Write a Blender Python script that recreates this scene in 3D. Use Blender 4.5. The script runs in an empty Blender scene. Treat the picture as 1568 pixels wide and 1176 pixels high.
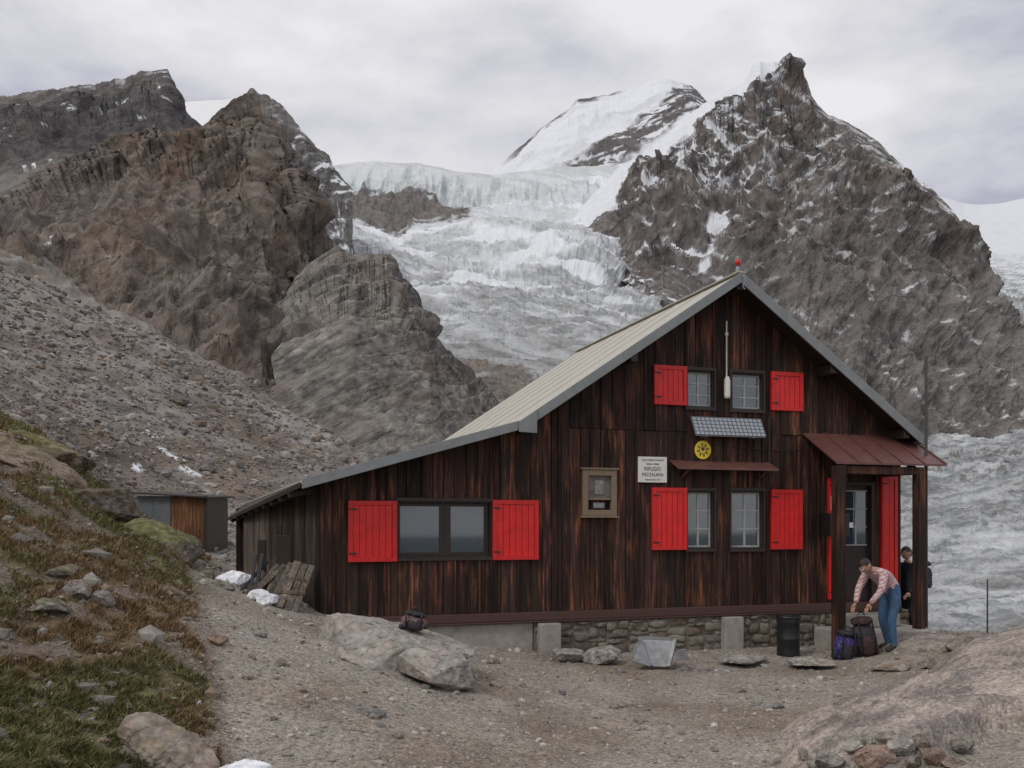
import bpy, bmesh, math, random
import numpy as np
from mathutils import Vector, Matrix
random.seed(3)
rng=np.random.default_rng(7)
sc=bpy.context.scene
F=1400.; CX=784.; HY=800.; CZ=2.05      # survey constants (focal, principal column, horizon row, eye height)
def W(px,py,Y):
    return np.array(((px-CX)/F*Y, Y, CZ-(py-HY)/F*Y))
def sst(a,b,x):
    t=np.clip((x-a)/(b-a),0,1); return t*t*(3-2*t)
# ------------------------------------------------------------------ noise
PERM=rng.permutation(256); PERM=np.concatenate([PERM,PERM,PERM]).astype(np.int32)
GR=rng.normal(size=(256,3)); GR/=np.linalg.norm(GR,axis=1)[:,None]; GR=GR.astype(np.float32)
def perlin(p):
    sh=p.shape[:-1]; q=p.reshape(-1,3)
    fl=np.floor(q); f=(q-fl).astype(np.float32); i=fl.astype(np.int32)&255
    u=f*f*f*(f*(f*6-15)+10)
    fx,fy,fz=f[:,0],f[:,1],f[:,2]; ux,uy,uz=u[:,0],u[:,1],u[:,2]; ix,iy,iz=i[:,0],i[:,1],i[:,2]
    out=np.zeros(len(q),np.float32)
    for dx in (0,1):
        a=PERM[ix+dx]; wx=ux if dx else 1-ux
        for dy in (0,1):
            b=PERM[a+iy+dy]; wy=wx*(uy if dy else 1-uy)
            for dz in (0,1):
                g=GR[PERM[b+iz+dz]]; wz=wy*(uz if dz else 1-uz)
                out+=wz*(g[:,0]*(fx-dx)+g[:,1]*(fy-dy)+g[:,2]*(fz-dz))
    return (out*1.6).reshape(sh)
def fbm(p,o=5,g=.5,l=2.03):
    s=0;a=1;t=0
    for k in range(o):
        s=s+a*perlin(p+17.3*k); t+=a; a*=g; p=p*l
    return s/t
def ridged(p,o=6,g=.5,l=2.07):
    s=0;a=1;t=0;w=1
    for k in range(o):
        n=1-np.abs(perlin(p+11.7*k)); n=n*n; s=s+a*n*w; t+=a; w=np.clip(n*1.6,0,1); a*=g; p=p*l
    return s/t
# ------------------------------------------------------------------ mesh helpers
def mk_mesh(name,V,Q,col=None,mat=None,smooth=True,parent=None,mats=None,midx=None):
    V=np.asarray(V,np.float32); Q=np.asarray(Q,np.int32)
    me=bpy.data.meshes.new(name); k=Q.shape[1]
    me.vertices.add(len(V)); me.vertices.foreach_set('co',V.ravel())
    me.loops.add(Q.size); me.loops.foreach_set('vertex_index',Q.ravel())
    me.polygons.add(len(Q)); me.polygons.foreach_set('loop_start',np.arange(0,Q.size,k,dtype=np.int32))
    me.update(calc_edges=True)
    me.polygons.foreach_set('use_smooth',np.full(len(Q),smooth))
    if col is not None:
        c=np.ones((len(V),4),np.float32); c[:,:3]=np.asarray(col).reshape(-1,3)
        at=me.color_attributes.new('col','FLOAT_COLOR','POINT'); at.data.foreach_set('color',c.ravel())
    for m in (mats or ([mat] if mat else [])): me.materials.append(m)
    if midx is not None: me.polygons.foreach_set('material_index',np.asarray(midx,np.int32))
    me.update()
    ob=bpy.data.objects.new(name,me); sc.collection.objects.link(ob)
    if parent: ob.parent=parent
    return ob
def empty(name,M=None):
    e=bpy.data.objects.new(name,None); sc.collection.objects.link(e); e.empty_display_size=.2
    if M is not None: e.matrix_world=M
    return e
class MB:
    def __init__(s): s.v=[];s.f=[];s.c=[];s.m=[]
    def hexa(s,pts,col=(1,1,1),m=0):
        b=len(s.v); s.v+= [tuple(p) for p in pts]; s.c+=[col]*8
        for q in ((0,3,2,1),(4,5,6,7),(0,1,5,4),(1,2,6,5),(2,3,7,6),(3,0,4,7)):
            s.f.append([b+i for i in q]); s.m.append(m)
    def box(s,x0,x1,y0,y1,z0,z1,col=(1,1,1),m=0):
        s.hexa([(x0,y0,z0),(x1,y0,z0),(x1,y1,z0),(x0,y1,z0),(x0,y0,z1),(x1,y0,z1),(x1,y1,z1),(x0,y1,z1)],col,m)
    def beam(s,a,b,w,h,col=(1,1,1),m=0,up=(0,0,1)):
        a=Vector(a);b=Vector(b);d=(b-a).normalized();u=Vector(up)
        sd=d.cross(u)
        if sd.length<1e-3: sd=d.cross(Vector((0,1,0)))
        sd.normalize(); u=sd.cross(d).normalized(); sd=sd*w/2; u=u*h/2
        s.hexa([a-sd-u,a+sd-u,b+sd-u,b-sd-u,a-sd+u,a+sd+u,b+sd+u,b-sd+u],col,m)
    def obj(s,name,mats,parent=None,bevel=0,smooth=False):
        ob=mk_mesh(name,s.v,s.f,s.c,mats=mats if isinstance(mats,list) else [mats],midx=s.m,smooth=smooth,parent=parent)
        if bevel:
            b=ob.modifiers.new('b','BEVEL'); b.width=bevel; b.segments=2; b.limit_method='ANGLE'
        return ob
def lathe(name,prof,mat,loc=(0,0,0),n=32,parent=None,smooth=True):
    V=[];Q=[]
    for r,z in prof:
        for k in range(n):
            a=2*math.pi*k/n; V.append((loc[0]+r*math.cos(a),loc[1]+r*math.sin(a),loc[2]+z))
    for j in range(len(prof)-1):
        for k in range(n):
            Q.append((j*n+k,j*n+(k+1)%n,(j+1)*n+(k+1)%n,(j+1)*n+k))
    return mk_mesh(name,V,Q,mat=mat,smooth=smooth,parent=parent)
def tube(name,pts,r,mat,parent=None,cyc=False):
    cu=bpy.data.curves.new(name,'CURVE'); cu.dimensions='3D'; cu.bevel_depth=r; cu.bevel_resolution=2
    sp=cu.splines.new('POLY'); sp.points.add(len(pts)-1)
    for p,q in zip(sp.points,pts): p.co=(q[0],q[1],q[2],1)
    sp.use_cyclic_u=cyc; cu.materials.append(mat)
    ob=bpy.data.objects.new(name,cu); sc.collection.objects.link(ob)
    if parent: ob.parent=parent
    return ob
# ------------------------------------------------------------------ materials
def newmat(name):
    m=bpy.data.materials.new(name); m.use_nodes=True; nt=m.node_tree; nt.nodes.clear()
    o=nt.nodes.new('ShaderNodeOutputMaterial'); b=nt.nodes.new('ShaderNodeBsdfPrincipled')
    nt.links.new(b.outputs[0],o.inputs[0]); return m,nt,b
def N(nt,t,**k):
    n=nt.nodes.new(t)
    for a,v in k.items(): setattr(n,a,v)
    return n
def noise(nt,vec,scale,detail=5,rough=.55,map_scale=None,rot_=None):
    if map_scale:
        if rot_:
            mp=N(nt,'ShaderNodeMapping'); mp.inputs['Rotation'].default_value=rot_; nt.links.new(vec,mp.inputs[0]); vec=mp.outputs[0]
        mp=N(nt,'ShaderNodeMapping'); mp.inputs['Scale'].default_value=map_scale; nt.links.new(vec,mp.inputs[0]); vec=mp.outputs[0]
    n=N(nt,'ShaderNodeTexNoise'); n.inputs['Scale'].default_value=scale; n.inputs['Detail'].default_value=detail; n.inputs['Roughness'].default_value=rough
    nt.links.new(vec,n.inputs['Vector']); return n.outputs['Fac']
def mrange(nt,s,a,b,c,d):
    m=N(nt,'ShaderNodeMapRange'); m.inputs[1].default_value=a;m.inputs[2].default_value=b;m.inputs[3].default_value=c;m.inputs[4].default_value=d
    nt.links.new(s,m.inputs[0]); return m.outputs[0]
def math2(nt,op,a,b):
    m=N(nt,'ShaderNodeMath',operation=op)
    for i,x in enumerate((a,b)):
        if isinstance(x,(int,float)): m.inputs[i].default_value=x
        else: nt.links.new(x,m.inputs[i])
    return m.outputs[0]
def mixc(nt,f,a,b,mode='MIX'):
    m=N(nt,'ShaderNodeMix',data_type='RGBA',blend_type=mode)
    for i,x in ((0,f),(6,a),(7,b)):
        if isinstance(x,(int,float)): m.inputs[i].default_value=x
        elif isinstance(x,tuple): m.inputs[i].default_value=(*x,1)
        else: nt.links.new(x,m.inputs[i])
    return m.outputs[2]
def bump(nt,b,h,st,dist):
    bp=N(nt,'ShaderNodeBump'); bp.inputs['Strength'].default_value=st; bp.inputs['Distance'].default_value=dist
    nt.links.new(h,bp.inputs['Height']); nt.links.new(bp.outputs[0],b.inputs['Normal'])
def terrain_mat(name,s,dist,contrast=.45,st=.8,cell=0,rough=.93,cracks=(),nr=.62):
    m,nt,b=newmat(name); tc=N(nt,'ShaderNodeTexCoord').outputs['Object']
    at=N(nt,'ShaderNodeAttribute',attribute_name='col').outputs['Color']
    n1=noise(nt,tc,s,5,nr); n2=noise(nt,tc,s*9,3,.6)
    k=mrange(nt,n1,.3,.7,1-contrast,1+contrast); k2=mrange(nt,n2,.3,.7,1-contrast*.7,1+contrast*.7)
    kk=math2(nt,'MULTIPLY',k,k2); h=math2(nt,'ADD',n1,math2(nt,'MULTIPLY',n2,.3))
    for ms,ro,wd_,dk in cracks:
        q=noise(nt,tc,1,4,.6,ms,ro); q=math2(nt,'ABSOLUTE',math2(nt,'SUBTRACT',q,.5),0); q=mrange(nt,q,0,wd_,dk,1)
        kk=math2(nt,'MULTIPLY',kk,q); h=math2(nt,'ADD',h,math2(nt,'MULTIPLY',q,.25))
    if cell:
        v=N(nt,'ShaderNodeTexVoronoi'); v.inputs['Scale'].default_value=cell; nt.links.new(tc,v.inputs['Vector'])
        sx=N(nt,'ShaderNodeSeparateColor'); nt.links.new(v.outputs['Color'],sx.inputs[0])
        kk=math2(nt,'MULTIPLY',kk,mrange(nt,sx.outputs[0],0,1,.72,1.32))
        h=math2(nt,'ADD',h,math2(nt,'MULTIPLY',v.outputs['Distance'],-.6))
    # snow keeps its clean surface: damp the rock texture where the base is snow-bright
    sg=N(nt,'ShaderNodeSeparateColor'); nt.links.new(at,sg.inputs[0]); sn=mrange(nt,sg.outputs[1],.42,.68,0,.85)
    kk=math2(nt,'ADD',math2(nt,'MULTIPLY',kk,math2(nt,'SUBTRACT',1.,sn)),sn)
    h=math2(nt,'MULTIPLY',h,math2(nt,'SUBTRACT',1.,math2(nt,'MULTIPLY',sn,.8)))
    c=N(nt,'ShaderNodeVectorMath',operation='SCALE'); nt.links.new(at,c.inputs[0]); nt.links.new(kk,c.inputs['Scale'])
    nt.links.new(c.outputs[0],b.inputs['Base Color']); b.inputs['Roughness'].default_value=rough; b.inputs['Specular IOR Level'].default_value=.2
    bump(nt,b,h,st,dist); return m
def simple(name,col,rough=.6,var=.15,s=12,bmp=.2,bd=.01,metal=0,ms=None,ior=None,spec=None):
    m,nt,b=newmat(name); tc=N(nt,'ShaderNodeTexCoord').outputs['Object']
    n=noise(nt,tc,s,5,.6,ms); f=mrange(nt,n,.3,.7,0,1)
    c=mixc(nt,f,tuple(x*(1-var) for x in col),tuple(min(1,x*(1+var)) for x in col))
    nt.links.new(c,b.inputs['Base Color']); b.inputs['Roughness'].default_value=rough; b.inputs['Metallic'].default_value=metal
    if ior: b.inputs['IOR'].default_value=ior
    if spec is not None: b.inputs['Specular IOR Level'].default_value=spec
    if bmp: bump(nt,b,n,bmp,bd)
    return m
def wood_mat(name,dark,mid,light,s=1.,rough=.75):
    m,nt,b=newmat(name); tc=N(nt,'ShaderNodeTexCoord').outputs['Object']
    at=N(nt,'ShaderNodeAttribute',attribute_name='col').outputs['Color']
    g=noise(nt,tc,1,6,.62,(26*s,26*s,1.6*s)); g2=noise(nt,tc,1,5,.6,(5*s,5*s,1.1*s)); g3=noise(nt,tc,1,4,.7,(80*s,80*s,2.5*s)); g4=noise(nt,tc,1,4,.6,(1.2*s,1.2*s,.9*s))
    c=mixc(nt,mrange(nt,g,.35,.65,0,1),dark,mid); c=mixc(nt,mrange(nt,math2(nt,'MULTIPLY',g2,g),.26,.41,0,1),c,light)
    c=mixc(nt,mrange(nt,g4,.42,.62,.0,.6),c,dark)
    c=mixc(nt,1.,c,at,'MULTIPLY'); c=mixc(nt,mrange(nt,g3,.3,.42,.6,0),c,(.008,.006,.005))
    nt.links.new(c,b.inputs['Base Color']); b.inputs['Roughness'].default_value=rough; b.inputs['Specular IOR Level'].default_value=.25
    bump(nt,b,g,.5,.006); return m

# ------------------------------------------------------------------ world, sun
wd=bpy.data.worlds.new("World"); sc.world=wd; wd.use_nodes=True; nt=wd.node_tree; nt.nodes.clear()
o=N(nt,'ShaderNodeOutputWorld'); bg=N(nt,'ShaderNodeBackground'); bg.inputs[1].default_value=.12; nt.links.new(bg.outputs[0],o.inputs[0])
sk=N(nt,'ShaderNodeTexSky',sky_type='NISHITA'); sk.sun_disc=False; sk.sun_elevation=math.radians(44); sk.sun_rotation=math.radians(225)
tc=N(nt,'ShaderNodeTexCoord').outputs['Generated']
n1=noise(nt,tc,4.4,7,.54,(1,1,2.4)); n2=noise(nt,tc,1.7,3,.5,(1.3,1.2,3.2))
f=math2(nt,'ADD',math2(nt,'MULTIPLY',n1,.55),math2(nt,'MULTIPLY',n2,.45))
rp=N(nt,'ShaderNodeValToRGB'); nt.links.new(f,rp.inputs[0]); e=rp.color_ramp.elements
e[0].position=.39; e[0].color=(.44,.445,.53,1); e[1].position=.585; e[1].color=(.83,.82,.83,1)
m=rp.color_ramp.elements.new(.475); m.color=(.65,.645,.69,1)
v=N(nt,'ShaderNodeVectorMath',operation='SCALE'); v.inputs['Scale'].default_value=8.7; nt.links.new(rp.outputs[0],v.inputs[0])
mx=mixc(nt,.05,v.outputs[0],sk.outputs[0]); nt.links.new(mx,bg.inputs[0])
sl=bpy.data.lights.new('sun','SUN'); sl.energy=1.1; sl.angle=math.radians(14); sl.color=(1,.96,.9)
so=bpy.data.objects.new('sun',sl); sc.collection.objects.link(so); so.rotation_euler=(math.radians(46),0,math.radians(-45))
# ------------------------------------------------------------------ camera
cd=bpy.data.cameras.new('camera'); cam=bpy.data.objects.new('camera',cd); sc.collection.objects.link(cam)
cam.location=(0,0,CZ); cam.rotation_euler=(math.radians(90),0,0); cd.sensor_width=36; cd.lens=F/1568*36; cd.shift_y=(HY-588)/1568; cd.clip_start=.1; cd.clip_end=30000
sc.camera=cam
sc.view_settings.view_transform='Standard'; sc.view_settings.look='None'; sc.view_settings.exposure=0

# ------------------------------------------------------------------ near ground & scree (one sheet)
KN=[(-900,1.5,.9),(-400,2,.8),(300,2,.35),(784,2,.3),(1200,2,.25),(2300,2,.3),
(-700,5,1.9),(-200,5,.9),(0,5.2,.62),(330,5,.35),(784,5,.15),(1300,5,.12),(2200,5,.4),
(-500,7.5,2.4),(0,7.5,.98),(200,7.5,.66),(330,7.5,.44),(784,7.5,.04),(1300,7.5,.0),(2100,7.5,.4),
(0,9,1.6),(150,9,1.21),(300,9,.89),(450,9,.62),(600,9,.36),(784,9,.06),(1300,9,.03),(2000,9,.3),
(-400,13,4.2),(0,13,2.98),(100,13,2.5),(200,13,1.86),(330,13,1.26),(490,13,.8),(700,13,.3),(850,13,.1),(1150,13,0),(1300,13,.03),(1500,13,.25),(1900,13,.4),
(-400,16,5.2),(0,16,3.75),(100,16,3.1),(200,16,2.2),(330,16,1.2),(490,16,.9),(784,16,.2),(1150,16,.05),(1420,16,.14),(1520,16,.12),(1900,16,.1),
(-400,32,10),(0,32,6.0),(100,32,4.6),(180,32,2.4),(265,32,1.25),(400,32,.9),(600,32,0),(784,32,-1),(1200,32,-4),(1900,32,-8),
(-400,60,20),(0,60,13),(200,60,9.0),(330,60,6.3),(450,60,3.8),(540,60,2),(800,60,-8),(1200,60,-20),(1900,60,-40),
(-400,110,46),(0,110,30),(200,110,22.5),(330,110,17.8),(450,110,13),(540,110,10),(700,110,-5),(1200,110,-50),(1900,110,-90),
(-400,165,75),(0,165,51),(200,165,38),(330,165,31),(540,165,16),(700,165,-5),(1200,165,-90),(1900,165,-140)]
KN=np.array(KN,float); KA=np.stack([KN[:,0]/330,np.log(KN[:,1])*1.6],1)
def U(r): 
    r2=np.maximum(r*r,1e-12); return .5*r2*np.log(r2)
NK=len(KN); A=np.zeros((NK+3,NK+3)); D=np.linalg.norm(KA[:,None]-KA[None],axis=2); A[:NK,:NK]=U(D)+np.eye(NK)*.004
A[:NK,NK]=1;A[:NK,NK+1:]=KA;A[NK,:NK]=1;A[NK+1:,:NK]=KA.T
SW=np.linalg.solve(A,np.concatenate([KN[:,2]/(KN[:,1]+10),[0,0,0]]))
def zbase(px,Y):
    a=np.asarray(px,float)/330; b=np.log(Y)*1.6; s=SW[NK]+SW[NK+1]*a+SW[NK+2]*b
    for i in range(NK):
        r2=np.maximum((a-KA[i,0])**2+(b-KA[i,1])**2,1e-12); s=s+SW[i]*.5*r2*np.log(r2)
    return s*(Y+10)
def hillmask(px,Y):
    edge=np.interp(Y,[3,5,7,9,11,13,16,20],[380,350,320,300,285,270,300,330])
    return sst(60,-40,px-edge)*sst(24,17,Y)
def outcrop(px,Y,p):
    n=fbm(p/1.3+7,5)
    a=np.exp(-(((px-1440)/250)**2+((Y-8.4)/1.35)**2)**1.5)
    b=np.exp(-(((px-1560)/130)**2+((Y-11.4)/1.2)**2)**1.6)*.85
    c=np.exp(-(((px-1450)/110)**2+((Y-14)/1.0)**2)**1.6)*.45
    d=np.exp(-(((px-590)/120)**2+((Y-10.5)/.9)**2)**1.6)*.42
    return sst(.22,.55,np.maximum.reduce([a,b,c,d])*(1+1.1*n))*np.maximum.reduce([a*.6+.4,b,c,d])
def ground_z(px,Y):
    px=np.asarray(px,float); Y=np.asarray(Y,float)+0*px
    x=(px-CX)/F*Y; p=np.stack([x,Y,0*x],-1)
    z=zbase(px,Y)
    hm=hillmask(px,Y); fn=fbm(p/1.3,5)
    z=z+fn*(.05+.2*hm)+ridged(p/.55+5,4)*.09*hm+fbm(p*2.5,4)*.016
    far=sst(20,45,Y); z=z+far*(fbm(p/14,6)*Y*.022+(ridged(p/9+3,5)-.5)*Y*.012)
    edge=np.interp(px,[600,1300,1400,1568,2500],[22,18.6,17.4,17.0,15]); z=z-sst(0,9,Y-edge)*9*sst(560,800,px)-sst(0,60,Y-edge)*20*sst(560,800,px)
    oc=outcrop(px,Y,p); st_=(p[...,0]*.5+Y*.9+.6*fn)/.6; st_=(st_%1); st_=np.minimum(st_/.85,(1-st_)/.15)
    z=z+oc*(.28+.09*st_+.08*ridged(p/.8,5)+.10*fn)
    return z
px=np.concatenate([np.linspace(-900,-40,50)[:-1],np.linspace(-40,1600,760),np.linspace(1600,2500,40)[1:]])
Yg=np.concatenate([np.geomspace(1.2,5,24)[:-1],np.geomspace(5,26,320)[:-1],np.geomspace(26,185,190)])
PX,YY=np.meshgrid(px,Yg); Z=ground_z(PX,YY)
X=(PX-CX)/F*YY; P=np.stack([X,YY,Z],-1); PYg=HY-(Z-CZ)/YY*F
gz=fbm(np.stack([X/2.2,YY/2.2,0*X],-1),5); gf=fbm(np.stack([X*1.5,YY*1.5,0*X+3],-1),5)
hm=hillmask(PX,YY)
def mixa(C,c,t): 
    c=np.asarray(c); return C*(1-t[...,None])+c*t[...,None]
def lerp(a,b,t): return np.asarray(a)*(1-t[...,None])+np.asarray(b)*t[...,None]
C=np.zeros(P.shape); C[:]=(.315,.28,.238)
C=mixa(C,(.225,.178,.135),sst(-.12,.3,gz)*.75)
oc=outcrop(PX,YY,np.stack([X,YY,0*X],-1)); fr=fbm(np.stack([X*1.2,YY*3,Z*4],-1),6,.6)
C=mixa(C,lerp(np.array((.37,.315,.275)),np.array((.22,.195,.175)),sst(-.08,.22,fr)),sst(.05,.3,oc))
C=mixa(C,(.20,.165,.13),hm)
GT=lambda gf,gz: sst(-.24,.0,gf+.5*gz+.08)
grassm=hm*GT(gf,gz)
gc=lerp(np.array((.14,.10,.055)),np.array((.12,.115,.045)),sst(-.08,.12,gz))
C=C*(1-grassm[...,None]*.85)+gc*grassm[...,None]*.85
far=sst(17,28,YY); n3=fbm(np.stack([X/12,YY/20,Z/6],-1),6); n4=fbm(np.stack([X/2.5,YY/6,Z/1.5],-1),4)
fc=lerp(np.array((.245,.225,.205)),np.array((.165,.13,.10)),sst(-.15,.3,n3))*(1+.9*n4[...,None])
C=mixa(C,fc,far)
C=C*(1+((.35+.2*hm)*gf)[...,None])
for (sx,sy,w,h,sl_) in ((232,665,10,4,.5),(262,695,20,4,.5),(292,722,16,3.5,.5),(210,716,9,5,.3),(155,780,9,3,.2)):
    q=((PX-sx)/w)**2+(((PYg-sy)-(PX-sx)*sl_)/h)**2; C=mixa(C,(.75,.76,.78),sst(1.3,.7,q+gf*.8)*(YY>25))
def gridq(ny,nx):
    a=np.arange(ny*nx).reshape(ny,nx); return np.stack([a[:-1,:-1],a[:-1,1:],a[1:,1:],a[1:,:-1]],-1).reshape(-1,4)
m_ground=terrain_mat('gravel_ground',14,.022,.26,.9,cell=38,nr=.68)
mk_mesh('ground',P.reshape(-1,3),gridq(*X.shape),np.clip(C,.01,1).reshape(-1,3),m_ground)
vf=MB(); vf.v=[(-14000,-9000,-160),(14000,-9000,-160),(14000,16000,-160),(-14000,16000,-160)]; vf.f=[[0,1,2,3]]; vf.c=[(.2,.19,.18)]*4; vf.m=[0]
vf.obj('valley_floor',terrain_mat('valley_rock',.02,4))

# ------------------------------------------------------------------ mountains
def crv(c,x):
    if isinstance(c,(int,float)): return np.full_like(x,float(c))
    a=np.array(c,float); return np.interp(x,a[:,0],a[:,1])
def normals(P):
    du=np.gradient(P,axis=1); dv=np.gradient(P,axis=0); Nn=np.cross(du,dv); Nn/=np.linalg.norm(Nn,axis=-1,keepdims=True)+1e-9
    s=np.sign(-(Nn[...,0]*P[...,0]+Nn[...,1]*P[...,1]+Nn[...,2]*(P[...,2]-CZ))); 
    return Nn*s[...,None]
RES=.88
def massif(name,x0,x1,nx,ny,knots,disp,colf,mat,jag=0,t0=.06):
    nx=int(nx*RES); ny=int(ny*RES)
    x=np.linspace(x0,x1,nx); pk=np.array([crv(k[0],x) for k in knots]); yk=np.log(np.array([crv(k[1],x) for k in knots]))
    if jag: pk[1]+=jag*fbm(np.stack([x/14,0*x+5,0*x],-1),5,.62)
    g=np.maximum(np.abs(np.diff(pk,axis=0)).mean(1),8); g[0]*=.3; g[-1]*=.35; T=np.concatenate([[0],np.cumsum(g)]); t=np.linspace(0,T[-1],ny)
    i=np.clip(np.searchsorted(T,t,side='right')-1,0,len(g)-1); w=((t-T[i])/g[i])[:,None]
    PYv=pk[i]*(1-w)+pk[i+1]*w; Y=np.exp(yk[i]*(1-w)+yk[i+1]*w); PXv=np.broadcast_to(x,PYv.shape)
    P=np.stack([(PXv-CX)/F*Y,Y,CZ-(PYv-HY)/F*Y],-1)
    # crests keep their surveyed outline: displacement fades out in the last few metres below the ridge line
    dpy=np.abs(PYv-pk[1][None,:]); beh=(t<T[1])[:,None]
    tap=np.where(beh,t0,t0+(1-t0)*sst(0,46,dpy))
    Nn=normals(P); d=disp(PXv,PYv,P); P=P+Nn*(d*tap)[...,None]
    N2=normals(P)
    C=colf(PXv,PYv,P,N2,d)
    return mk_mesh(name,P.reshape(-1,3),gridq(ny,nx),np.clip(C,.008,.95).reshape(-1,3),mat)
def rock(P,s,c1,c2,c3,m=1.15):
    a=fbm(P/s,5); b=fbm(P/(s*.22)+9,5); C=np.zeros(P.shape); C[:]=c1
    C=mixa(C,c2,sst(-.12,.3,a)); C=mixa(C,c3,sst(.05,.35,b)*.8); return m*C*(1+.8*fbm(P/(s*.06)+3,4))[...,None]
def rot(P,ang):
    c,s=math.cos(ang),math.sin(ang); return np.stack([P[...,0]*c+P[...,2]*s,P[...,1],-P[...,0]*s+P[...,2]*c],-1)
SNOW=np.array((.80,.82,.85))
# far left dark mountain with snow behind
K=[([(-200,220),(0,200),(255,180),(330,260)],1400),([(-200,165),(0,148),(20,150),(40,140),(90,135),(110,131),(150,128),(180,119),(200,117),(225,110),(256,107),(262,122),(268,142),(275,160),(290,178),(308,192),(330,215),(360,300)],1100),([(-200,260),(0,245),(150,240),(300,250),(360,340)],850),([(-200,480),(360,480)],500)]
def dsp(PX,PY,P): return (ridged(rot(P,.4)*np.array((1,1,.5))/150,8,.52)-.5)*50+fbm(P/20,4)*4
def cf(PX,PY,P,Nn,d):
    C=rock(P,170,(.085,.08,.08),(.125,.112,.105),(.055,.052,.053)); s=sst(.66,.76,Nn[...,2]+.5*fbm(P/25,5)-.12)*sst(150,120,PY)*.4
    C=mixa(C,(.21,.20,.187),sst(235,285,PY+30*fbm(P/60,4))*sst(220,60,PX)*.85)
    s=np.maximum(s,sst(.36,.42,fbm(P*np.array((1,1,3))/30+4,5))); return mixa(C,SNOW,s)
m_far=terrain_mat('far_rock',.05,4,.28,1,cracks=(((.012,.01,.035),(0,.4,0),.025,.65),))
massif('dark_mountain',-200,360,440,280,K,dsp,cf,m_far,jag=7,t0=.1)
K=[([(240,200),(420,200)],2300),([(240,170),(270,156),(300,153),(340,151),(365,148),(400,170),(420,200)],2000),([(240,280),(420,280)],1500)]
massif('snowfield',240,420,120,60,K,lambda a,b,P:fbm(P/80,4)*8,lambda a,b,P,Nn,d:mixa(np.ones(P.shape)*.78,(.7,.72,.76),sst(0,.3,fbm(P/100,3))),terrain_mat('far_snow',.02,1,.05,.3))
# dark peak behind the brown ridge
K=[([(280,300),(385,260),(520,300)],1050),([(280,260),(330,190),(352,165),(372,145),(385,136),(398,143),(410,146),(422,155),(435,165),(450,185),(470,208),(485,225),(504,238),(507,252),(540,290)],900),([(280,330),(420,300),(540,310)],800),([(280,420),(540,420)],650)]
def cf(PX,PY,P,Nn,d):
    C=rock(P,90,(.115,.11,.108),(.15,.138,.125),(.08,.075,.075)); s=sst(.16,.24,fbm(rot(P,.9)*np.array((1,1,3.5))/26,6))*sst(400,440,PX)
    return mixa(C,SNOW,s*.9)
massif('rocky_peak',280,540,300,220,K,lambda a,b,P:(ridged(P*np.array((1,1,.5))/80,7)-.5)*30,cf,m_far,jag=6,t0=.12)
# brown ridge
K=[([(-160,470),(0,400),(385,300),(560,600)],430),
([(-160,390),(0,335),(35,305),(70,287),(95,270),(140,240),(160,233),(200,222),(240,207),(262,205),(290,196),(312,194),(330,178),(350,162),(366,150),(378,143),(392,152),(400,170),(405,200),(412,222),(425,238),(440,252),(455,262),(466,280),(480,300),(486,325),(494,347),(515,378),(535,430),(560,620)],[(-160,330),(385,330),(560,240)]),
([(-160,440),(0,370),(150,320),(300,300),(400,340),(470,440),(560,660)],[(-160,270),(385,270),(560,200)]),
([(-160,470),(0,410),(150,470),(300,540),(450,620),(560,710)],[(-160,200),(300,165),(560,135)]),
([(-160,600),(0,540),(300,660),(560,790)],[(-160,150),(560,100)])]
def dsp(PX,PY,P):
    q=rot(P,-.35)*np.array((1,1,.42)); w=rot(P,.75)[...,2]+4*fbm(P/24,4)
    return (ridged(q/56,8,.5)-.5)*27+(ridged(rot(P,.5)/12+4,6,.52)-.5)*4+(np.abs((w/8)%1-.5)*2)**2*1.2+fbm(P/3,3)*.5
def cf(PX,PY,P,Nn,d):
    C=rock(P,60,(.152,.133,.116),(.185,.152,.124),(.10,.086,.078),1.12)
    r=fbm(P/22+30,5); C=mixa(C,(.20,.128,.09),sst(.08,.36,r)*.5)
    C=mixa(C,(.08,.068,.061),sst(-2,-9,d)*.45)  # hollows of the relief painted darker: cavity shade put into the rock colour
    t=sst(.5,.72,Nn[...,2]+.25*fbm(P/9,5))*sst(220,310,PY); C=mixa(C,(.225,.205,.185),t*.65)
    st_=fbm(rot(P,.75)*np.array((.12,.4,1))/4,5); C=C*(1+.6*st_)[...,None]
    t=sst(240,120,PX+90*fbm(P/40,4))*sst(470,360,PY); C=mixa(C,(.19,.175,.16),t*.55)
    s=sst(.47,.52,fbm(P*np.array((1,1,2.5))/9+14,4))*sst(200,120,PX); return mixa(C,SNOW,s)
massif('brown_rock_ridge',-160,560,920,660,K,dsp,cf,terrain_mat('brown_rock',.4,1.,.26,1,cracks=(((.06,.06,.2),(0,.75,0),.025,.65),)),jag=8,t0=.1)
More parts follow.
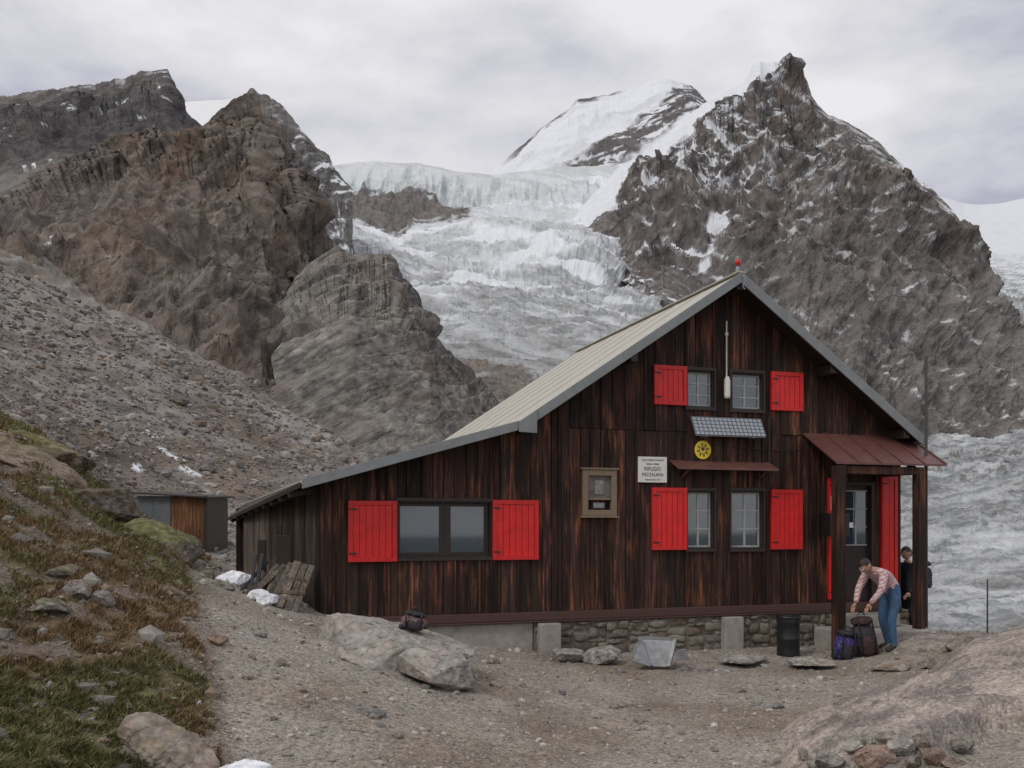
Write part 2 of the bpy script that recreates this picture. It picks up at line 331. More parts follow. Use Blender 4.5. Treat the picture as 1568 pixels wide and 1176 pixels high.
# slab outcrop
K=[([(430,520),(560,470),(800,700)],260),
([(430,470),(455,430),(480,402),(500,388),(515,379),(530,388),(545,393),(570,390),(597,387),(606,405),(615,425),(632,440),(642,462),(650,492),(662,508),(676,530),(693,543),(712,562),(728,580),(750,605),(800,660)],195),
([(430,560),(540,520),(640,560),(720,630),(800,690)],160),([(430,720),(560,700),(800,740)],120),([(430,860),(800,860)],90)]
def saw(x): f=x%1; return np.minimum(f/.85,(1-f)/.15)
def dsp(PX,PY,P):
    q=rot(P,.62); w=q[...,2]+3*fbm(P/20,4)
    return saw(w/9)*3.0+saw(w/2.7+.3)*.9+(ridged(q*np.array((.4,.6,1))/20,7,.48)-.5)*4.5+fbm(P/2.2,4)*.3
def cf(PX,PY,P,Nn,d):
    q=rot(P,.62)*np.array((.12,.3,1)); C=rock(P,30,(.195,.183,.165),(.225,.208,.185),(.155,.145,.13),1.1); b=fbm(q/2.2,5)
    C=mixa(C,(.095,.09,.084),sst(.12,.34,b)*.8); C=mixa(C,(.28,.26,.23),sst(-.1,-.35,b)*.6); C=C*(1+.6*fbm(q/.7+5,4))[...,None]
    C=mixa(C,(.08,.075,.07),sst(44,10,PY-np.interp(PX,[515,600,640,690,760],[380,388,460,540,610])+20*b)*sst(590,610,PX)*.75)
    return mixa(C,(.19,.14,.11),sst(.1,.4,fbm(P/18+8,4))*.5)
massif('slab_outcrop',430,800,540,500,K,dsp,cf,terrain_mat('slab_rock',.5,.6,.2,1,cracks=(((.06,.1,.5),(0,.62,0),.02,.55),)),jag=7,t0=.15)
# glacier
K=[([(380,300),(1120,300)],1750),
([(380,215),(420,228),(440,240),(470,246),(505,254),(540,248),(575,246),(610,249),(640,249),(670,256),(700,262),(755,267),(800,262),(860,255),(1120,250)],1550),
([(380,260),(480,300),(515,293),(540,290),(580,292),(605,302),(640,296),(700,312),(740,318),(765,312),(800,300),(1120,290)],1480),
([(380,290),(480,318),(520,328),(560,338),(610,350),(630,332),(700,330),(740,324),(830,330),(1120,330)],1300),
([(380,390),(860,378),(930,400),(1015,480),(1120,560)],950),([(380,480),(900,440),(1015,475),(1120,560)],680),([(380,590),(900,550),(1120,590)],430),([(380,690),(1120,700)],250),([(380,1000),(1120,1000)],170)]
def dsp(PX,PY,P):
    cl=sst(330,300,PY); k=P[...,1]/1000; q=rot(P,-.35)
    base=(ridged(q*np.array((.22,.7,1.1))/(24)+2,7,.53)-.5)*17*k+fbm(P/160,4)*45*k+(ridged(rot(P,.5)*np.array((.5,1,1))/8+12,5,.55)-.5)*6*k
    return base*(.35+.65*sst(320,400,PY))+cl*((ridged(P*np.array((1,.2,.12))/30,4)-.5)*20)
def cf(PX,PY,P,Nn,d):
    C=np.ones(P.shape)*np.array((.66,.68,.70)); q=rot(P,-.35)*np.array((.2,.5,1.2)); low=sst(340,480,PY+40*fbm(P/120,3))
    dirt=fbm(rot(P,-.45)*np.array((.10,.35,1))/13,7,.56); C=mixa(C,(.42,.425,.425),sst(-.14,.2,dirt)*(.35+.65*low))
    cre=ridged(q/9+7,7,.56); C=mixa(C,(.24,.255,.265),sst(.48,.72,cre)*(.3+.5*low)*sst(325,350,PY))
    C=mixa(C,SNOW,sst(.04,.2,fbm(rot(P,-.3)*np.array((.35,.5,1))/50+20,6))*(1-.5*low))
    C=mixa(C,(.33,.335,.33),sst(420,550,PY+80*dirt)*.6)
    C=mixa(C,(.20,.19,.18),sst(.10,.3,dirt)*sst(450,540,PY)*.7)
    top=np.interp(PX,[380,440,505,575,640,700,755],[215,240,254,247,250,262,267])
    cl=sst(3,10,PY-top)*sst(322,312,PY)*sst(790,760,PX); fl=fbm(P*np.array((1,.1,.22))/16,5)
    C=mixa(C,lerp(np.array((.64,.67,.675)),np.array((.46,.51,.52)),sst(-.05,.35,fl)),cl)
    up=np.interp(PX,[490,515,560,605,640,700,730],[312,293,292,302,296,314,322]); lo=np.interp(PX,[490,520,560,610,630,700,730],[314,327,337,349,333,331,324])
    rb=sst(-5,2,PY-up+14*fbm(P/22,5))*sst(4,-3,PY-lo+16*fbm(P/20+8,5))*sst(490,500,PX)*sst(728,715,PX)
    C=mixa(C,rock(P,40,(.13,.12,.112),(.17,.15,.135),(.09,.085,.083)),rb)
    rb=sst(.05,.2,fbm(P/20+3,6,.6)+.9*sst(530,585,PY)-.5)*sst(640,700,PX+(PY-520))*(PY>505); C=mixa(C,rock(P,20,(.16,.14,.125),(.2,.165,.14),(.10,.09,.085)),rb)
    return C
CRK=(((.012,.02,.08),(0,-.35,0),.016,.7),((.04,.05,.2),(0,-.3,0),.02,.75))
massif('glacier',380,1120,900,680,K,dsp,cf,terrain_mat('glacier_ice',.14,2.,.15,.9,rough=.6,cracks=CRK))
# central snow peak
K=[([(720,330),(1150,230)],3000),
([(720,290),(750,266),(775,243),(800,222),(830,195),(858,175),(872,166),(882,153),(905,149),(938,143),(948,139),(975,134),(995,124),(1014,118),(1030,121),(1040,127),(1058,131),(1070,140),(1080,153),(1110,170),(1150,190)],2600),
([(720,300),(850,270),(960,235),(1040,195),(1150,240)],2250),([(720,340),(1150,330)],1800),([(720,420),(1150,420)],1500)]
def cf(PX,PY,P,Nn,d):
    C=np.ones(P.shape)*SNOW*.93; C=mixa(C,(.58,.60,.64),sst(-.05,.28,fbm(rot(P,.5)*np.array((.2,1,1))/70,6,.55))*.7)
    nn=fbm(P/60,7,.58); top=np.interp(PX,[720,750,800,830,858,882,938,975,1014,1040,1080],[290,266,222,195,175,153,143,134,118,127,153])
    rk=rock(P,90,(.12,.11,.107),(.15,.138,.13),(.08,.075,.074),1.0)
    dd=PY-top; r=sst(8,2,dd+14*nn)*sst(960,930,PX+20*nn)*sst(760,800,PX)
    bu=np.interp(PX,[760,800,850,900,950,1000,1030,1060,1085],[296,280,262,238,206,168,142,124,142]); bl=np.interp(PX,[760,800,850,900,950,1000,1040,1085],[332,320,300,270,240,212,190,172])
    band=sst(-5,5,PY-bu+22*nn)*sst(5,-5,PY-bl+22*nn); led=sst(.07,.14,fbm(rot(P,.3)*np.array((.4,1,2))/30+5,6,.55))
    r=np.maximum(r,band*(1-led))
    return mixa(C,rk,r)
massif('snowy_mountain',720,1150,580,360,K,lambda a,b,P:(ridged(P*np.array((.8,1,.7))/260+3,6,.48)-.5)*70+fbm(P/40,3)*3,cf,terrain_mat('snow_peak',.03,5,.10,.8,rough=.7),jag=3)
# main right pyramid
TOPR=[(860,350),(885,326),(900,306),(925,280),(950,254),(975,240),(1000,222),(1025,202),(1050,180),(1078,158),(1100,147),(1125,132),(1138,126),(1148,110),(1153,100),(1164,92),(1176,96),(1192,94),(1200,86),(1211,80),(1219,92),(1226,104),(1236,124),(1243,146),(1252,160),(1268,175),(1285,182),(1300,188),(1322,202),(1345,218),(1362,236),(1380,250),(1400,272),(1430,292),(1450,312),(1468,335),(1480,370),(1500,420),(1530,470),(1600,560)]
K=[([(860,400),(1210,200),(1600,600)],1900),(TOPR,[(860,1250),(1000,1400),(1210,1500),(1480,1300),(1600,1000)]),
([(860,360),(920,345),(1000,320),(1210,260),(1400,370),(1600,590)],[(860,1180),(1210,1200),(1600,950)]),
([(860,380),(900,358),(930,390),(960,425),(1015,470),(1080,500),(1200,480),(1400,500),(1600,620)],[(860,1120),(930,960),(1015,720),(1200,850),(1600,880)]),
([(860,460),(930,470),(1015,540),(1200,610),(1420,660),(1600,680)],[(860,1150),(930,1000),(1015,760),(1200,700),(1600,760)]),
([(860,1000),(1015,1000),(1420,1000),(1600,1000)],[(860,1100),(1015,700),(1600,650)])]
aT=np.array(TOPR,float); THK=lambda PX: np.interp(PX,[860,900,950,1000,1050,1100,1140,1165,1190,1200],[60,50,40,32,26,26,36,34,16,0])
def dsp(PX,PY,P):
    q=rot(P,.25)*np.array((1,1,.42)); q2=rot(P,-.7)*np.array((1,1,.35)); k=sst(870,990,PX)
    k=k*(.12+.88*sst(-8,14,PY-np.interp(PX,aT[:,0],aT[:,1])-THK(PX)))
    k=k*(1-.8*sst(1140,1040,PX)*sst(370,420,PY))
    return ((ridged(q/230,9,.52)-.5)*110+(ridged(q2/62+9,6,.52)-.5)*24)*(.08+.92*k)+fbm(P/14,3)*2.5*k
def cf(PX,PY,P,Nn,d):
    C=rock(P,170,(.135,.124,.117),(.172,.152,.138),(.088,.081,.078)); C=mixa(C,(.18,.135,.11),sst(.12,.4,fbm(P/80+40,5))*.45)
    C=mixa(C,(.22,.208,.198),sst(390,500,PY+60*fbm(P/90,4))*.6); C=mixa(C,(.08,.073,.07),sst(-10,-40,d)*.45)  # last mix paints cavity shade into the colour where the face is recessed
    C=C*(1+.6*fbm(rot(P,.9)*np.array((.2,.5,1))/13,5,.55))[...,None]
    top=np.interp(PX,aT[:,0],aT[:,1]); dd=PY-top; nn=fbm(P/55+2,7,.55)
    thick=THK(PX); s1=sst(4,-4,dd-thick+34*nn)*sst(0,4,thick)
    west=sst(1240,1100,PX+.35*(PY-200)); lines=fbm(rot(P,-.75)*np.array((.15,1,1))/17+8,6,.54)
    lw_=sst(260,360,PY)
    s2=sst(.15,.21,lines+.22*(Nn[...,2]-.35)+.10*west*(1-lw_)-.10*lw_-.035*(1-west))
    l3=fbm(rot(P,.55)*np.array((.12,1,1.2))/15+21,6,.54)
    led=sst(.19,.25,l3+.03*west-.03*(1-west)-.12*lw_)
    s3=sst(2.6,1.,((PX-1098+(PY-362)*.3)/9)**2+((PY-362)/24)**2+9*nn)*.9
    s4=sst(.10,.2,fbm(P/30+60,5)+.02)*sst(12,3,dd)*sst(1360,1390,PX)
    s=np.clip(np.maximum.reduce([s1,s2*(.95*west+.6*(1-west)),led*.8,s3,s4]),0,1)
    return mixa(C,SNOW*.92,s)
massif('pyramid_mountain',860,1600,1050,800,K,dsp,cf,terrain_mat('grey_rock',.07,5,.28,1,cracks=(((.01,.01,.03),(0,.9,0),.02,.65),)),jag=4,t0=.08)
# right glacier basin
K=[([(700,420),(1800,350)],3600),([(700,380),(1380,330),(1430,298),(1450,303),(1475,311),(1500,313),(1530,311),(1568,303),(1700,285),(1800,280)],3000),
([(700,420),(1470,390),(1800,385)],2000),([(700,500),(1800,500)],1400),([(700,640),(1800,600)],900),([(700,680),(1420,660),(1800,640)],800),
([(700,830),(1800,830)],420),([(700,1020),(1800,1020)],240),([(700,1300),(1800,1300)],160)]
K=[(k[0] if i>3 else [(1200,k[0][0][1])]+[p for p in k[0] if p[0]>1200],k[1]) for i,k in enumerate(K)]
def dsp(PX,PY,P):
    k=P[...,1]/1000; rk=sst(430,480,PY)*sst(680,640,PY); q=rot(P,.25)
    return (ridged(P*np.array((1,.5,.8))/120+6,6,.5)-.5)*60*k*(.15+.85*rk+.1*sst(640,700,PY))+((ridged(q*np.array((.2,.45,1))/11,7,.55)-.5)*15*k+(ridged(P*np.array((.7,.5,1))/34+9,4)-.5)*12*k)*sst(640,700,PY)
def cf(PX,PY,P,Nn,d):
    nn=fbm(P/70+4,6); C=np.ones(P.shape)*np.array((.70,.72,.745)); low=sst(640,690,PY); ic=sst(380,430,PY)
    C=mixa(C,(.47,.48,.485),low)
    dirt=fbm(rot(P,.25)*np.array((.09,.3,1))/11,7,.57); C=mixa(C,(.35,.355,.355),sst(-.15,.2,dirt)*ic*(.5+.5*low))
    cre=ridged(rot(P,.2)*np.array((.16,.4,1))/7+7,7,.57); C=mixa(C,(.20,.215,.225),sst(.48,.72,cre)*.75*ic)
    C=mixa(C,(.72,.74,.76),sst(.10,.28,fbm(rot(P,.3)*np.array((.25,.5,1))/20+40,6))*.6*(1-.3*low)); C=mixa(C,(.19,.18,.175),sst(.12,.3,dirt)*low*.7)
    cx=1500+ (PY-400)*.12; r=sst(-20,30,cx-PX+90*nn)*sst(395,425,PY+30*nn); r=np.maximum(r,sst(455,520,PY+80*nn)); r=r*sst(672,645,PY+50*nn+ (PX-1450)*.15)
    led=sst(.08,.18,fbm(rot(P,.5)*np.array((.3,1,1.4))/34+9,6,.54)); r=r*(1-led*.8)
    C=mixa(C,rock(P,90,(.135,.124,.117),(.175,.155,.142),(.09,.085,.08)),r)
    r2=sst(.10,.22,fbm(P/12+31,6,.6))*sst(650,690,PY)*sst(800,700,PY)*.9; C=mixa(C,(.14,.13,.12),r2)
    return C
CRK=(((.02,.02,.09),(0,.3,0),.018,.65),((.06,.06,.26),(0,.2,0),.022,.7))
massif('icefall_glacier',1150,1800,760,860,K,dsp,cf,terrain_mat('icefall',.18,1.6,.17,.9,rough=.6,cracks=CRK))

# ------------------------------------------------------------------ gravel, scree stones, grass
bm=bmesh.new(); bmesh.ops.create_icosphere(bm,subdivisions=1,radius=1); IV=np.array([v.co[:] for v in bm.verts]); IF=np.array([[v.index for v in f.verts] for f in bm.faces]); bm.free()
def stones(name,pxs,Ys,size,cols,mat,sink=.3,flat=.6):
    n=len(pxs); z=ground_z(pxs,Ys); ctr=np.stack([(pxs-CX)/F*Ys,Ys,z],-1)
    s=size[:,None]*rng.uniform(.6,1.3,(n,3)); s[:,2]*=flat
    v=IV[None]*(1+rng.uniform(-.28,.28,(n,12,1))); v=v*s[:,None,:]
    a=rng.uniform(0,6.28,n); c,si=np.cos(a)[:,None],np.sin(a)[:,None]
    x=v[...,0]*c-v[...,1]*si; y=v[...,0]*si+v[...,1]*c; v=np.stack([x,y,v[...,2]+x*rng.uniform(-.3,.3,(n,1))],-1)
    v=v+ctr[:,None,:]; v[...,2]+=((s[:,2]*(1-sink*2))*.5)[:,None]
    f=IF[None]+(np.arange(n)*12)[:,None,None]
    mk_mesh(name,v.reshape(-1,3),f.reshape(-1,3),np.repeat(cols,12,axis=0),mat,smooth=False)
m_stone=terrain_mat('stone',14,.01,.25,.6)
def palette(n,base):
    b=np.array(base); return b[rng.integers(0,len(b),n)]*rng.uniform(.7,1.3,(n,1))
n=36000; Ys=np.exp(rng.uniform(math.log(4.8),math.log(17),n)); pxs=rng.uniform(-50,1650,n); xx=(pxs-CX)/F*Ys
k=(hillmask(pxs,Ys)<rng.uniform(0,1,n))&(outcrop(pxs,Ys,np.stack([xx,Ys,0*xx],-1))<rng.uniform(.02,.35,n)); Ys,pxs=Ys[k],pxs[k]; n=len(Ys)
stones('gravel',pxs,Ys,Ys*rng.pareto(3.,n).clip(0,5)*.0010+.006,palette(n,[(.34,.315,.28),(.28,.255,.23),(.42,.39,.355),(.28,.22,.17),(.19,.18,.175)]),m_stone)
n=24000; Ys=np.exp(rng.uniform(math.log(20),math.log(150),n)); pxs=rng.uniform(-120,620,n)
stones('scree',pxs,Ys,Ys*(.0012+rng.pareto(3,n).clip(0,4)*.0016),palette(n,[(.265,.245,.225),(.215,.2,.185),(.31,.285,.26),(.2,.155,.12),(.14,.13,.125)]),m_stone)
n=650; Ys=np.exp(rng.uniform(math.log(5),math.log(19),n)); pxs=rng.uniform(-150,420,n); k=hillmask(pxs,Ys)>.3; Ys,pxs=Ys[k],pxs[k]; n=len(Ys)
stones('hillside_rocks',pxs,Ys,.02+rng.pareto(3.,n).clip(0,3)*.04,palette(n,[(.24,.22,.195),(.19,.17,.145),(.21,.16,.12)]),m_stone,sink=.6)
n=14000; Ys=np.exp(rng.uniform(math.log(4.8),math.log(17),n)); pxs=rng.uniform(-50,420,n); k=hillmask(pxs,Ys)>.2; Ys,pxs=Ys[k],pxs[k]; n=len(Ys)
stones('hillside_gravel',pxs,Ys,Ys*rng.pareto(3,n).clip(0,3)*.0012+.006,palette(n,[(.27,.25,.22),(.2,.18,.155),(.23,.18,.14)]),m_stone)
# grass
n=150000; Ys=np.exp(rng.uniform(math.log(4.5),math.log(19),n)); pxs=rng.uniform(-150,420,n); x=(pxs-CX)/F*Ys
q=np.stack([x,Ys,0*x],-1); gzz=fbm(q/2.2,5); gff=fbm(q*1.5+np.array((0,0,3)),5); cl=fbm(q*4+40,3)
k=(hillmask(pxs,Ys)*GT(gff,gzz)>.5)&(cl>-.12); pxs,Ys,gzz,cl=pxs[k],Ys[k],gzz[k],cl[k]; n=len(Ys)
z=ground_z(pxs,Ys); b=np.stack([(pxs-CX)/F*Ys,Ys,z-.01],-1); hgt=rng.uniform(.03,.075,n)*(1+1.8*np.clip(cl,0,.6)); a=rng.uniform(0,6.28,n); w=.003+.0004*Ys
dr=np.stack([np.cos(a),np.sin(a),0*a],-1); ln=rng.normal(0,.5,(n,2)); ln[:,0]+=.35; ln[:,1]-=.3
mid=b+np.concatenate([ln*hgt[:,None]*.35,hgt[:,None]*.6],1); tip=b+np.concatenate([ln*hgt[:,None]*1.1,hgt[:,None]*.9],1)
V=np.stack([b-dr*w[:,None],b+dr*w[:,None],mid+dr*w[:,None]*.7,mid-dr*w[:,None]*.7,tip+dr*.001,tip-dr*.001],1)
Q=np.array([[0,1,2,3],[3,2,4,5]])[None]+(np.arange(n)*6)[:,None,None]
gcol=np.where((gzz+rng.normal(0,.12,n)>-.02)[:,None],np.array((.19,.185,.08)),np.array((.25,.165,.09)))*rng.uniform(.6,1.4,(n,1))
mk_mesh('grass',V.reshape(-1,3),Q.reshape(-1,4),np.repeat(gcol,6,axis=0),terrain_mat('grass_blades',5,.001,.1,.1))

# ------------------------------------------------------------------ boulders
def gz1(px,Y): return float(ground_z(np.array([float(px)]),np.array([float(Y)]))[0])
def gsolve(px,py):      # where the sight line meets the ground
    Yv=np.linspace(4.2,17,400); zz=ground_z(np.full(400,float(px)),Yv); p=HY-(zz-CZ)/Yv*F
    k=np.where(p<=py)[0]; return float(Yv[k[0]]) if len(k) else 8.
bm=bmesh.new(); bmesh.ops.create_icosphere(bm,subdivisions=6,radius=1); BV=np.array([v.co[:] for v in bm.verts]); BF=np.array([[v.index for v in f.verts] for f in bm.faces]); bm.free()
m_rockb=terrain_mat('granite',16,.02,.26,.8,cracks=(((1.2,1.2,3.5),(.3,.5,.2),.012,.5),),nr=.7)
def boulder(name,px,py,Y,size,rotz=0,tx=0,ty=0,col=(.25,.22,.195),col2=(.17,.15,.13),moss=0,seed=0,mosscol=(.17,.17,.06),rg=1.):
    r=np.random.default_rng(seed+100); pl=r.normal(size=(18,3)); pl/=np.linalg.norm(pl,axis=1)[:,None]; dd=r.uniform(.6,.98,18)
    dots=BV@pl.T; rad=1/np.maximum((np.clip(dots,0,None)/dd),1e-3)**1; rr=np.minimum(rad.min(1),1.12)
    v=BV*rr[:,None]; v=v*np.array(size); s=max(size); pn=v+seed*13.7
    v=v+rg*BV*(fbm(pn/(s*.5),6,.55)*.12*s+(ridged(pn/(s*.22),6,.55)-.5)*.09*s)[:,None]*np.array((1,1,.7))
    M=(Matrix.Rotation(rotz,4,'Z')@Matrix.Rotation(tx,4,'X')@Matrix.Rotation(ty,4,'Y')); Mm=np.array(M.to_3x3()); v=v@Mm.T
    if Y==0: Y=gsolve(px,py); v+=np.array(((px-CX)/F*Y,Y,gz1(px,Y)+size[2]*.3))
    else: v+=W(px,py,Y)
    c=np.zeros(v.shape); c[:]=col; t=sst(-.1,.3,fbm(pn/(s*.3)+3,5)); c=c*(1-t[:,None])+np.array(col2)*t[:,None]
    if moss:
        t=sst(.2,.6,(BV@Mm.T)[:,2]+fbm(pn/(s*.2)+9,5))*moss; c=c*(1-t[:,None])+np.array(mosscol)*t[:,None]
    c*=(1+.7*fbm(pn*9,4))[:,None]
    return mk_mesh(name,v,BF,np.clip(c,.01,1),m_rockb)
G=(.33,.31,.28); G2=(.25,.23,.205); BR=(.27,.21,.165); DK=(.16,.14,.12)
boulder('boulder',585,995,10.5,(1.05,.72,.33),.05,.16,.22,G,(.36,.32,.28),seed=41,rg=.45)
boulder('boulder',668,1022,10.0,(.50,.48,.22),.1,.12,.36,G,(.34,.29,.25),seed=44,rg=.5)
boulder('boulder',160,775,13.6,(.62,.7,.42),.4,.1,.1,DK,(.16,.11,.07),.5,seed=3,mosscol=(.10,.08,.035))
boulder('boulder',255,832,13.2,(.58,.6,.24),.2,.2,.35,(.16,.13,.10),DK,.8,seed=4,mosscol=(.17,.165,.07))
boulder('boulder',20,705,13.5,(.95,1,.32),.5,.1,.45,(.26,.2,.155),BR,.35,seed=5,mosscol=(.15,.14,.06))
boulder('boulder',60,690,15,(.9,.8,.22),.2,.1,.3,(.12,.09,.07),BR,.6,seed=6)
boulder('boulder',262,1150,6.1,(.36,.26,.11),-.5,.1,.5,(.31,.27,.235),(.28,.22,.18),.15,seed=7)
boulder('boulder',120,912,0,(.16,.16,.12),.2,0,.3,G2,BR,seed=8)
boulder('boulder',75,935,0,(.20,.14,.10),.6,0,.1,DK,G2,.3,seed=9)
boulder('boulder',155,925,0,(.14,.12,.10),.9,0,-.1,G2,G,seed=10)
boulder('boulder',95,880,0,(.18,.15,.08),.9,0,-.1,DK,BR,.3,seed=11)
boulder('boulder',1530,1000,12.8,(.75,.6,.24),.5,.0,.0,G2,BR,seed=12,rg=.6)
boulder('boulder',1470,1020,11.6,(.55,.5,.16),.2,.0,.0,G2,(.22,.17,.13),seed=14,rg=.6)
boulder('boulder',1430,992,14.0,(.45,.4,.12),.1,.05,.0,G2,G,seed=15)
boulder('boulder',1368,1025,0,(.3,.3,.07),.1,.0,.0,BR,G,seed=16)
boulder('boulder',925,1003,12.9,(.30,.22,.15),.1,.05,.0,G,G2,seed=17)
boulder('boulder',870,1003,13.0,(.34,.25,.09),.4,.05,.1,G,G2,seed=18)
boulder('boulder',1240,1013,12.9,(.4,.3,.05),.1,.02,.0,G,BR,seed=19)
boulder('boulder',1140,1010,13.2,(.42,.25,.05),.1,.02,.0,G,G2,seed=20)
for i,(a,b_,s1,s2,s3,c1,c2) in enumerate(((1340,1165,.16,.13,.10,(.30,.21,.17),BR),(1385,1152,.13,.11,.09,G,G2),(1430,1165,.15,.12,.08,(.24,.15,.11),G2),(1275,1172,.13,.12,.06,G2,DK),(1470,1150,.12,.1,.06,DK,G2),(1310,1152,.09,.09,.05,G,G2),(1360,1138,.09,.09,.06,G2,BR),(1405,1140,.08,.08,.06,DK,BR),(1250,1176,.1,.08,.05,G,DK),(1455,1175,.1,.08,.05,BR,DK),(1230,1165,.06,.06,.05,G,G2),(1395,1174,.09,.07,.06,G2,DK),(1190,1170,.05,.05,.03,G2,DK),(1330,1140,.06,.05,.04,G,DK),
    (1130,1060,.10,.08,.05,G2,BR),(1030,1048,.07,.06,.04,G,G2),(755,1050,.08,.07,.05,G,G2),(800,1052,.05,.05,.03,G2,BR),(1190,1085,.08,.06,.05,(.2,.21,.2),G2),(570,1095,.12,.08,.05,(.18,.18,.185),G2),(610,1130,.05,.05,.03,G2,BR),(840,1120,.05,.04,.03,BR,G2),(940,1085,.06,.05,.03,G2,G),(690,1140,.05,.04,.03,G,DK),(430,1020,.08,.07,.05,G2,BR),(380,1040,.06,.06,.04,G,BR),(330,985,.12,.1,.07,(.26,.18,.13),BR),(400,975,.07,.06,.05,G2,G),(460,1060,.06,.05,.03,BR,G2))):
    boulder('boulder',a,b_,0,(s1,s2,s3),i*.7,.1,.1,c1,c2,seed=50+i)
boulder('boulder',312,885,12.6,(.2,.2,.12),.2,.1,.2,DK,G2,.3,seed=27)
boulder('boulder',340,900,12.2,(.16,.13,.10),.8,.1,.2,G2,DK,.2,seed=28)
m_snow=terrain_mat('white_tarp',6,.01,.04,.3,rough=.5)
def patch(name,px,py,Y,sx,sy,h,seed):
    r=boulder(name,px,py,Y,(sx,sy,h),seed,0,0,(.8,.81,.84),(.76,.78,.82),seed=seed); r.data.materials.clear(); r.data.materials.append(m_snow); return r
patch('white_tarp',372,1184,5.6,.19,.16,.06,40)
patch('white_tarp',300,1080,0,.06,.07,.03,41)
patch('white_tarp',364,890,13.2,.30,.25,.16,42)  # a white tarp beside the lumber, made with the snow material
patch('white_tarp',404,917,12.2,.24,.2,.13,43)  # second white tarp by the lumber, not snow

# ------------------------------------------------------------------ the hut
TH=math.radians(17.4); ct,stt=math.cos(TH),math.sin(TH); P0=(-2.67,12.72)
hut=empty('mountain_hut',Matrix.Translation((P0[0],P0[1],0))@Matrix.Rotation(TH,4,'Z'))
def fu(px,py,v=0.):
    k=(px-CX)/F; u=(k*(P0[1]+v*ct)-P0[0]+v*stt)/(ct-k*stt); Y=P0[1]+u*stt+v*ct
    return u,CZ-(py-HY)/F*Y
m_wood=wood_mat('charred_planks',(.015,.010,.009),(.050,.026,.018),(.19,.072,.036))
m_sidew=wood_mat('side_planks',(.02,.016,.014),(.055,.040,.032),(.12,.085,.062))
m_woodo=wood_mat('orange_planks',(.10,.045,.02),(.26,.12,.055),(.34,.18,.09))
m_beam=simple('brown_beam',(.075,.036,.028),.7,.4,20,.3,ms=(1,30,30))
m_red=simple('red_paint',(.66,.012,.010),.42,.16,7,.15,.003)
m_redd=simple('red_paint_trim',(.58,.011,.010),.45,.18,9,.15,.003)
m_fascia=simple('grey_fascia',(.20,.215,.22),.5,.12,6,.1,.003)
m_roof=simple('roof_sheet',(.47,.445,.38),.65,.14,3.5,.2,.01,ms=(1,5,1))
m_brown=simple('brown_sheet',(.13,.055,.045),.45,.2,6,.1,.003)
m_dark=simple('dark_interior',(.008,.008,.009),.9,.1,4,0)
m_glass=simple('window_glass',(.030,.052,.068),.04,.1,3,.03,.002,ior=2.1)
m_frame=simple('dark_frame',(.028,.018,.014),.55,.3,20,.2,.003)
m_munt=simple('weathered_white_frame',(.34,.35,.35),.6,.15,14,.1,.002)
m_concrete=simple('concrete',(.30,.28,.25),.9,.2,8,.4,.01)
m_metal=simple('galvanised_metal',(.26,.265,.27),.5,.35,8,.3,.004,metal=.5)
m_black=simple('black_plastic',(.012,.012,.013),.4,.2,8,.1,.002)
m_white=simple('white_paint',(.72,.71,.66),.5,.08,10,.05,.001)
m_letter=simple('sign_lettering',(.05,.05,.055),.6,.1,10,0)
m_yellow=simple('yellow_paint',(.75,.55,.02),.5,.08,10,.05,.001)
A=fu(1135,418,-.5); RE=fu(1414,668,-.5); LB=fu(797,645,-.5); LE=fu(462,735,-.5)
def zr(u): return np.interp(u,[LE[0],LB[0],A[0],RE[0]],[LE[1],LB[1],A[1],RE[1]])
sl_l=(LB[1]-LE[1])/(LB[0]-LE[0])
uR=fu(1374,800)[0]; SILL=.72; ZSEAM=fu(1000,660)[1]
def op(x0,y0,x1,y1):
    xm=(x0+x1)/2; return [fu(x0,0)[0],fu(x1,0)[0],fu(xm,y1)[1],fu(xm,y0)[1]]
OPS={'wide':op(608,768,751,853),'up1':op(1049,568,1091,624),'up2':op(1117,572,1166,628),'lo1':op(1049,752,1091,840),'lo2':op(1117,752,1166,840),'door':op(1287,738,1337,930)}
OPS['door'][2]=SILL
ed=sorted(set([0,uR]+[x for o_ in OPS.values() for x in o_[:2]]))
cuts=[0]
for a,b in zip(ed[:-1],ed[1:]):
    k=max(1,round((b-a)/.165)); w=rng.uniform(.75,1.25,k); w=np.cumsum(w)/w.sum()*(b-a)+a; cuts+=list(w)
wl=MB(); bt=MB()
def plankcol():
    r=random.random(); g=random.uniform(.55,1.55)
    if r<.16: return (g*1.8,g*1.6,g*1.5)
    return (g,g*random.uniform(.85,1.05),g*random.uniform(.8,1.05))
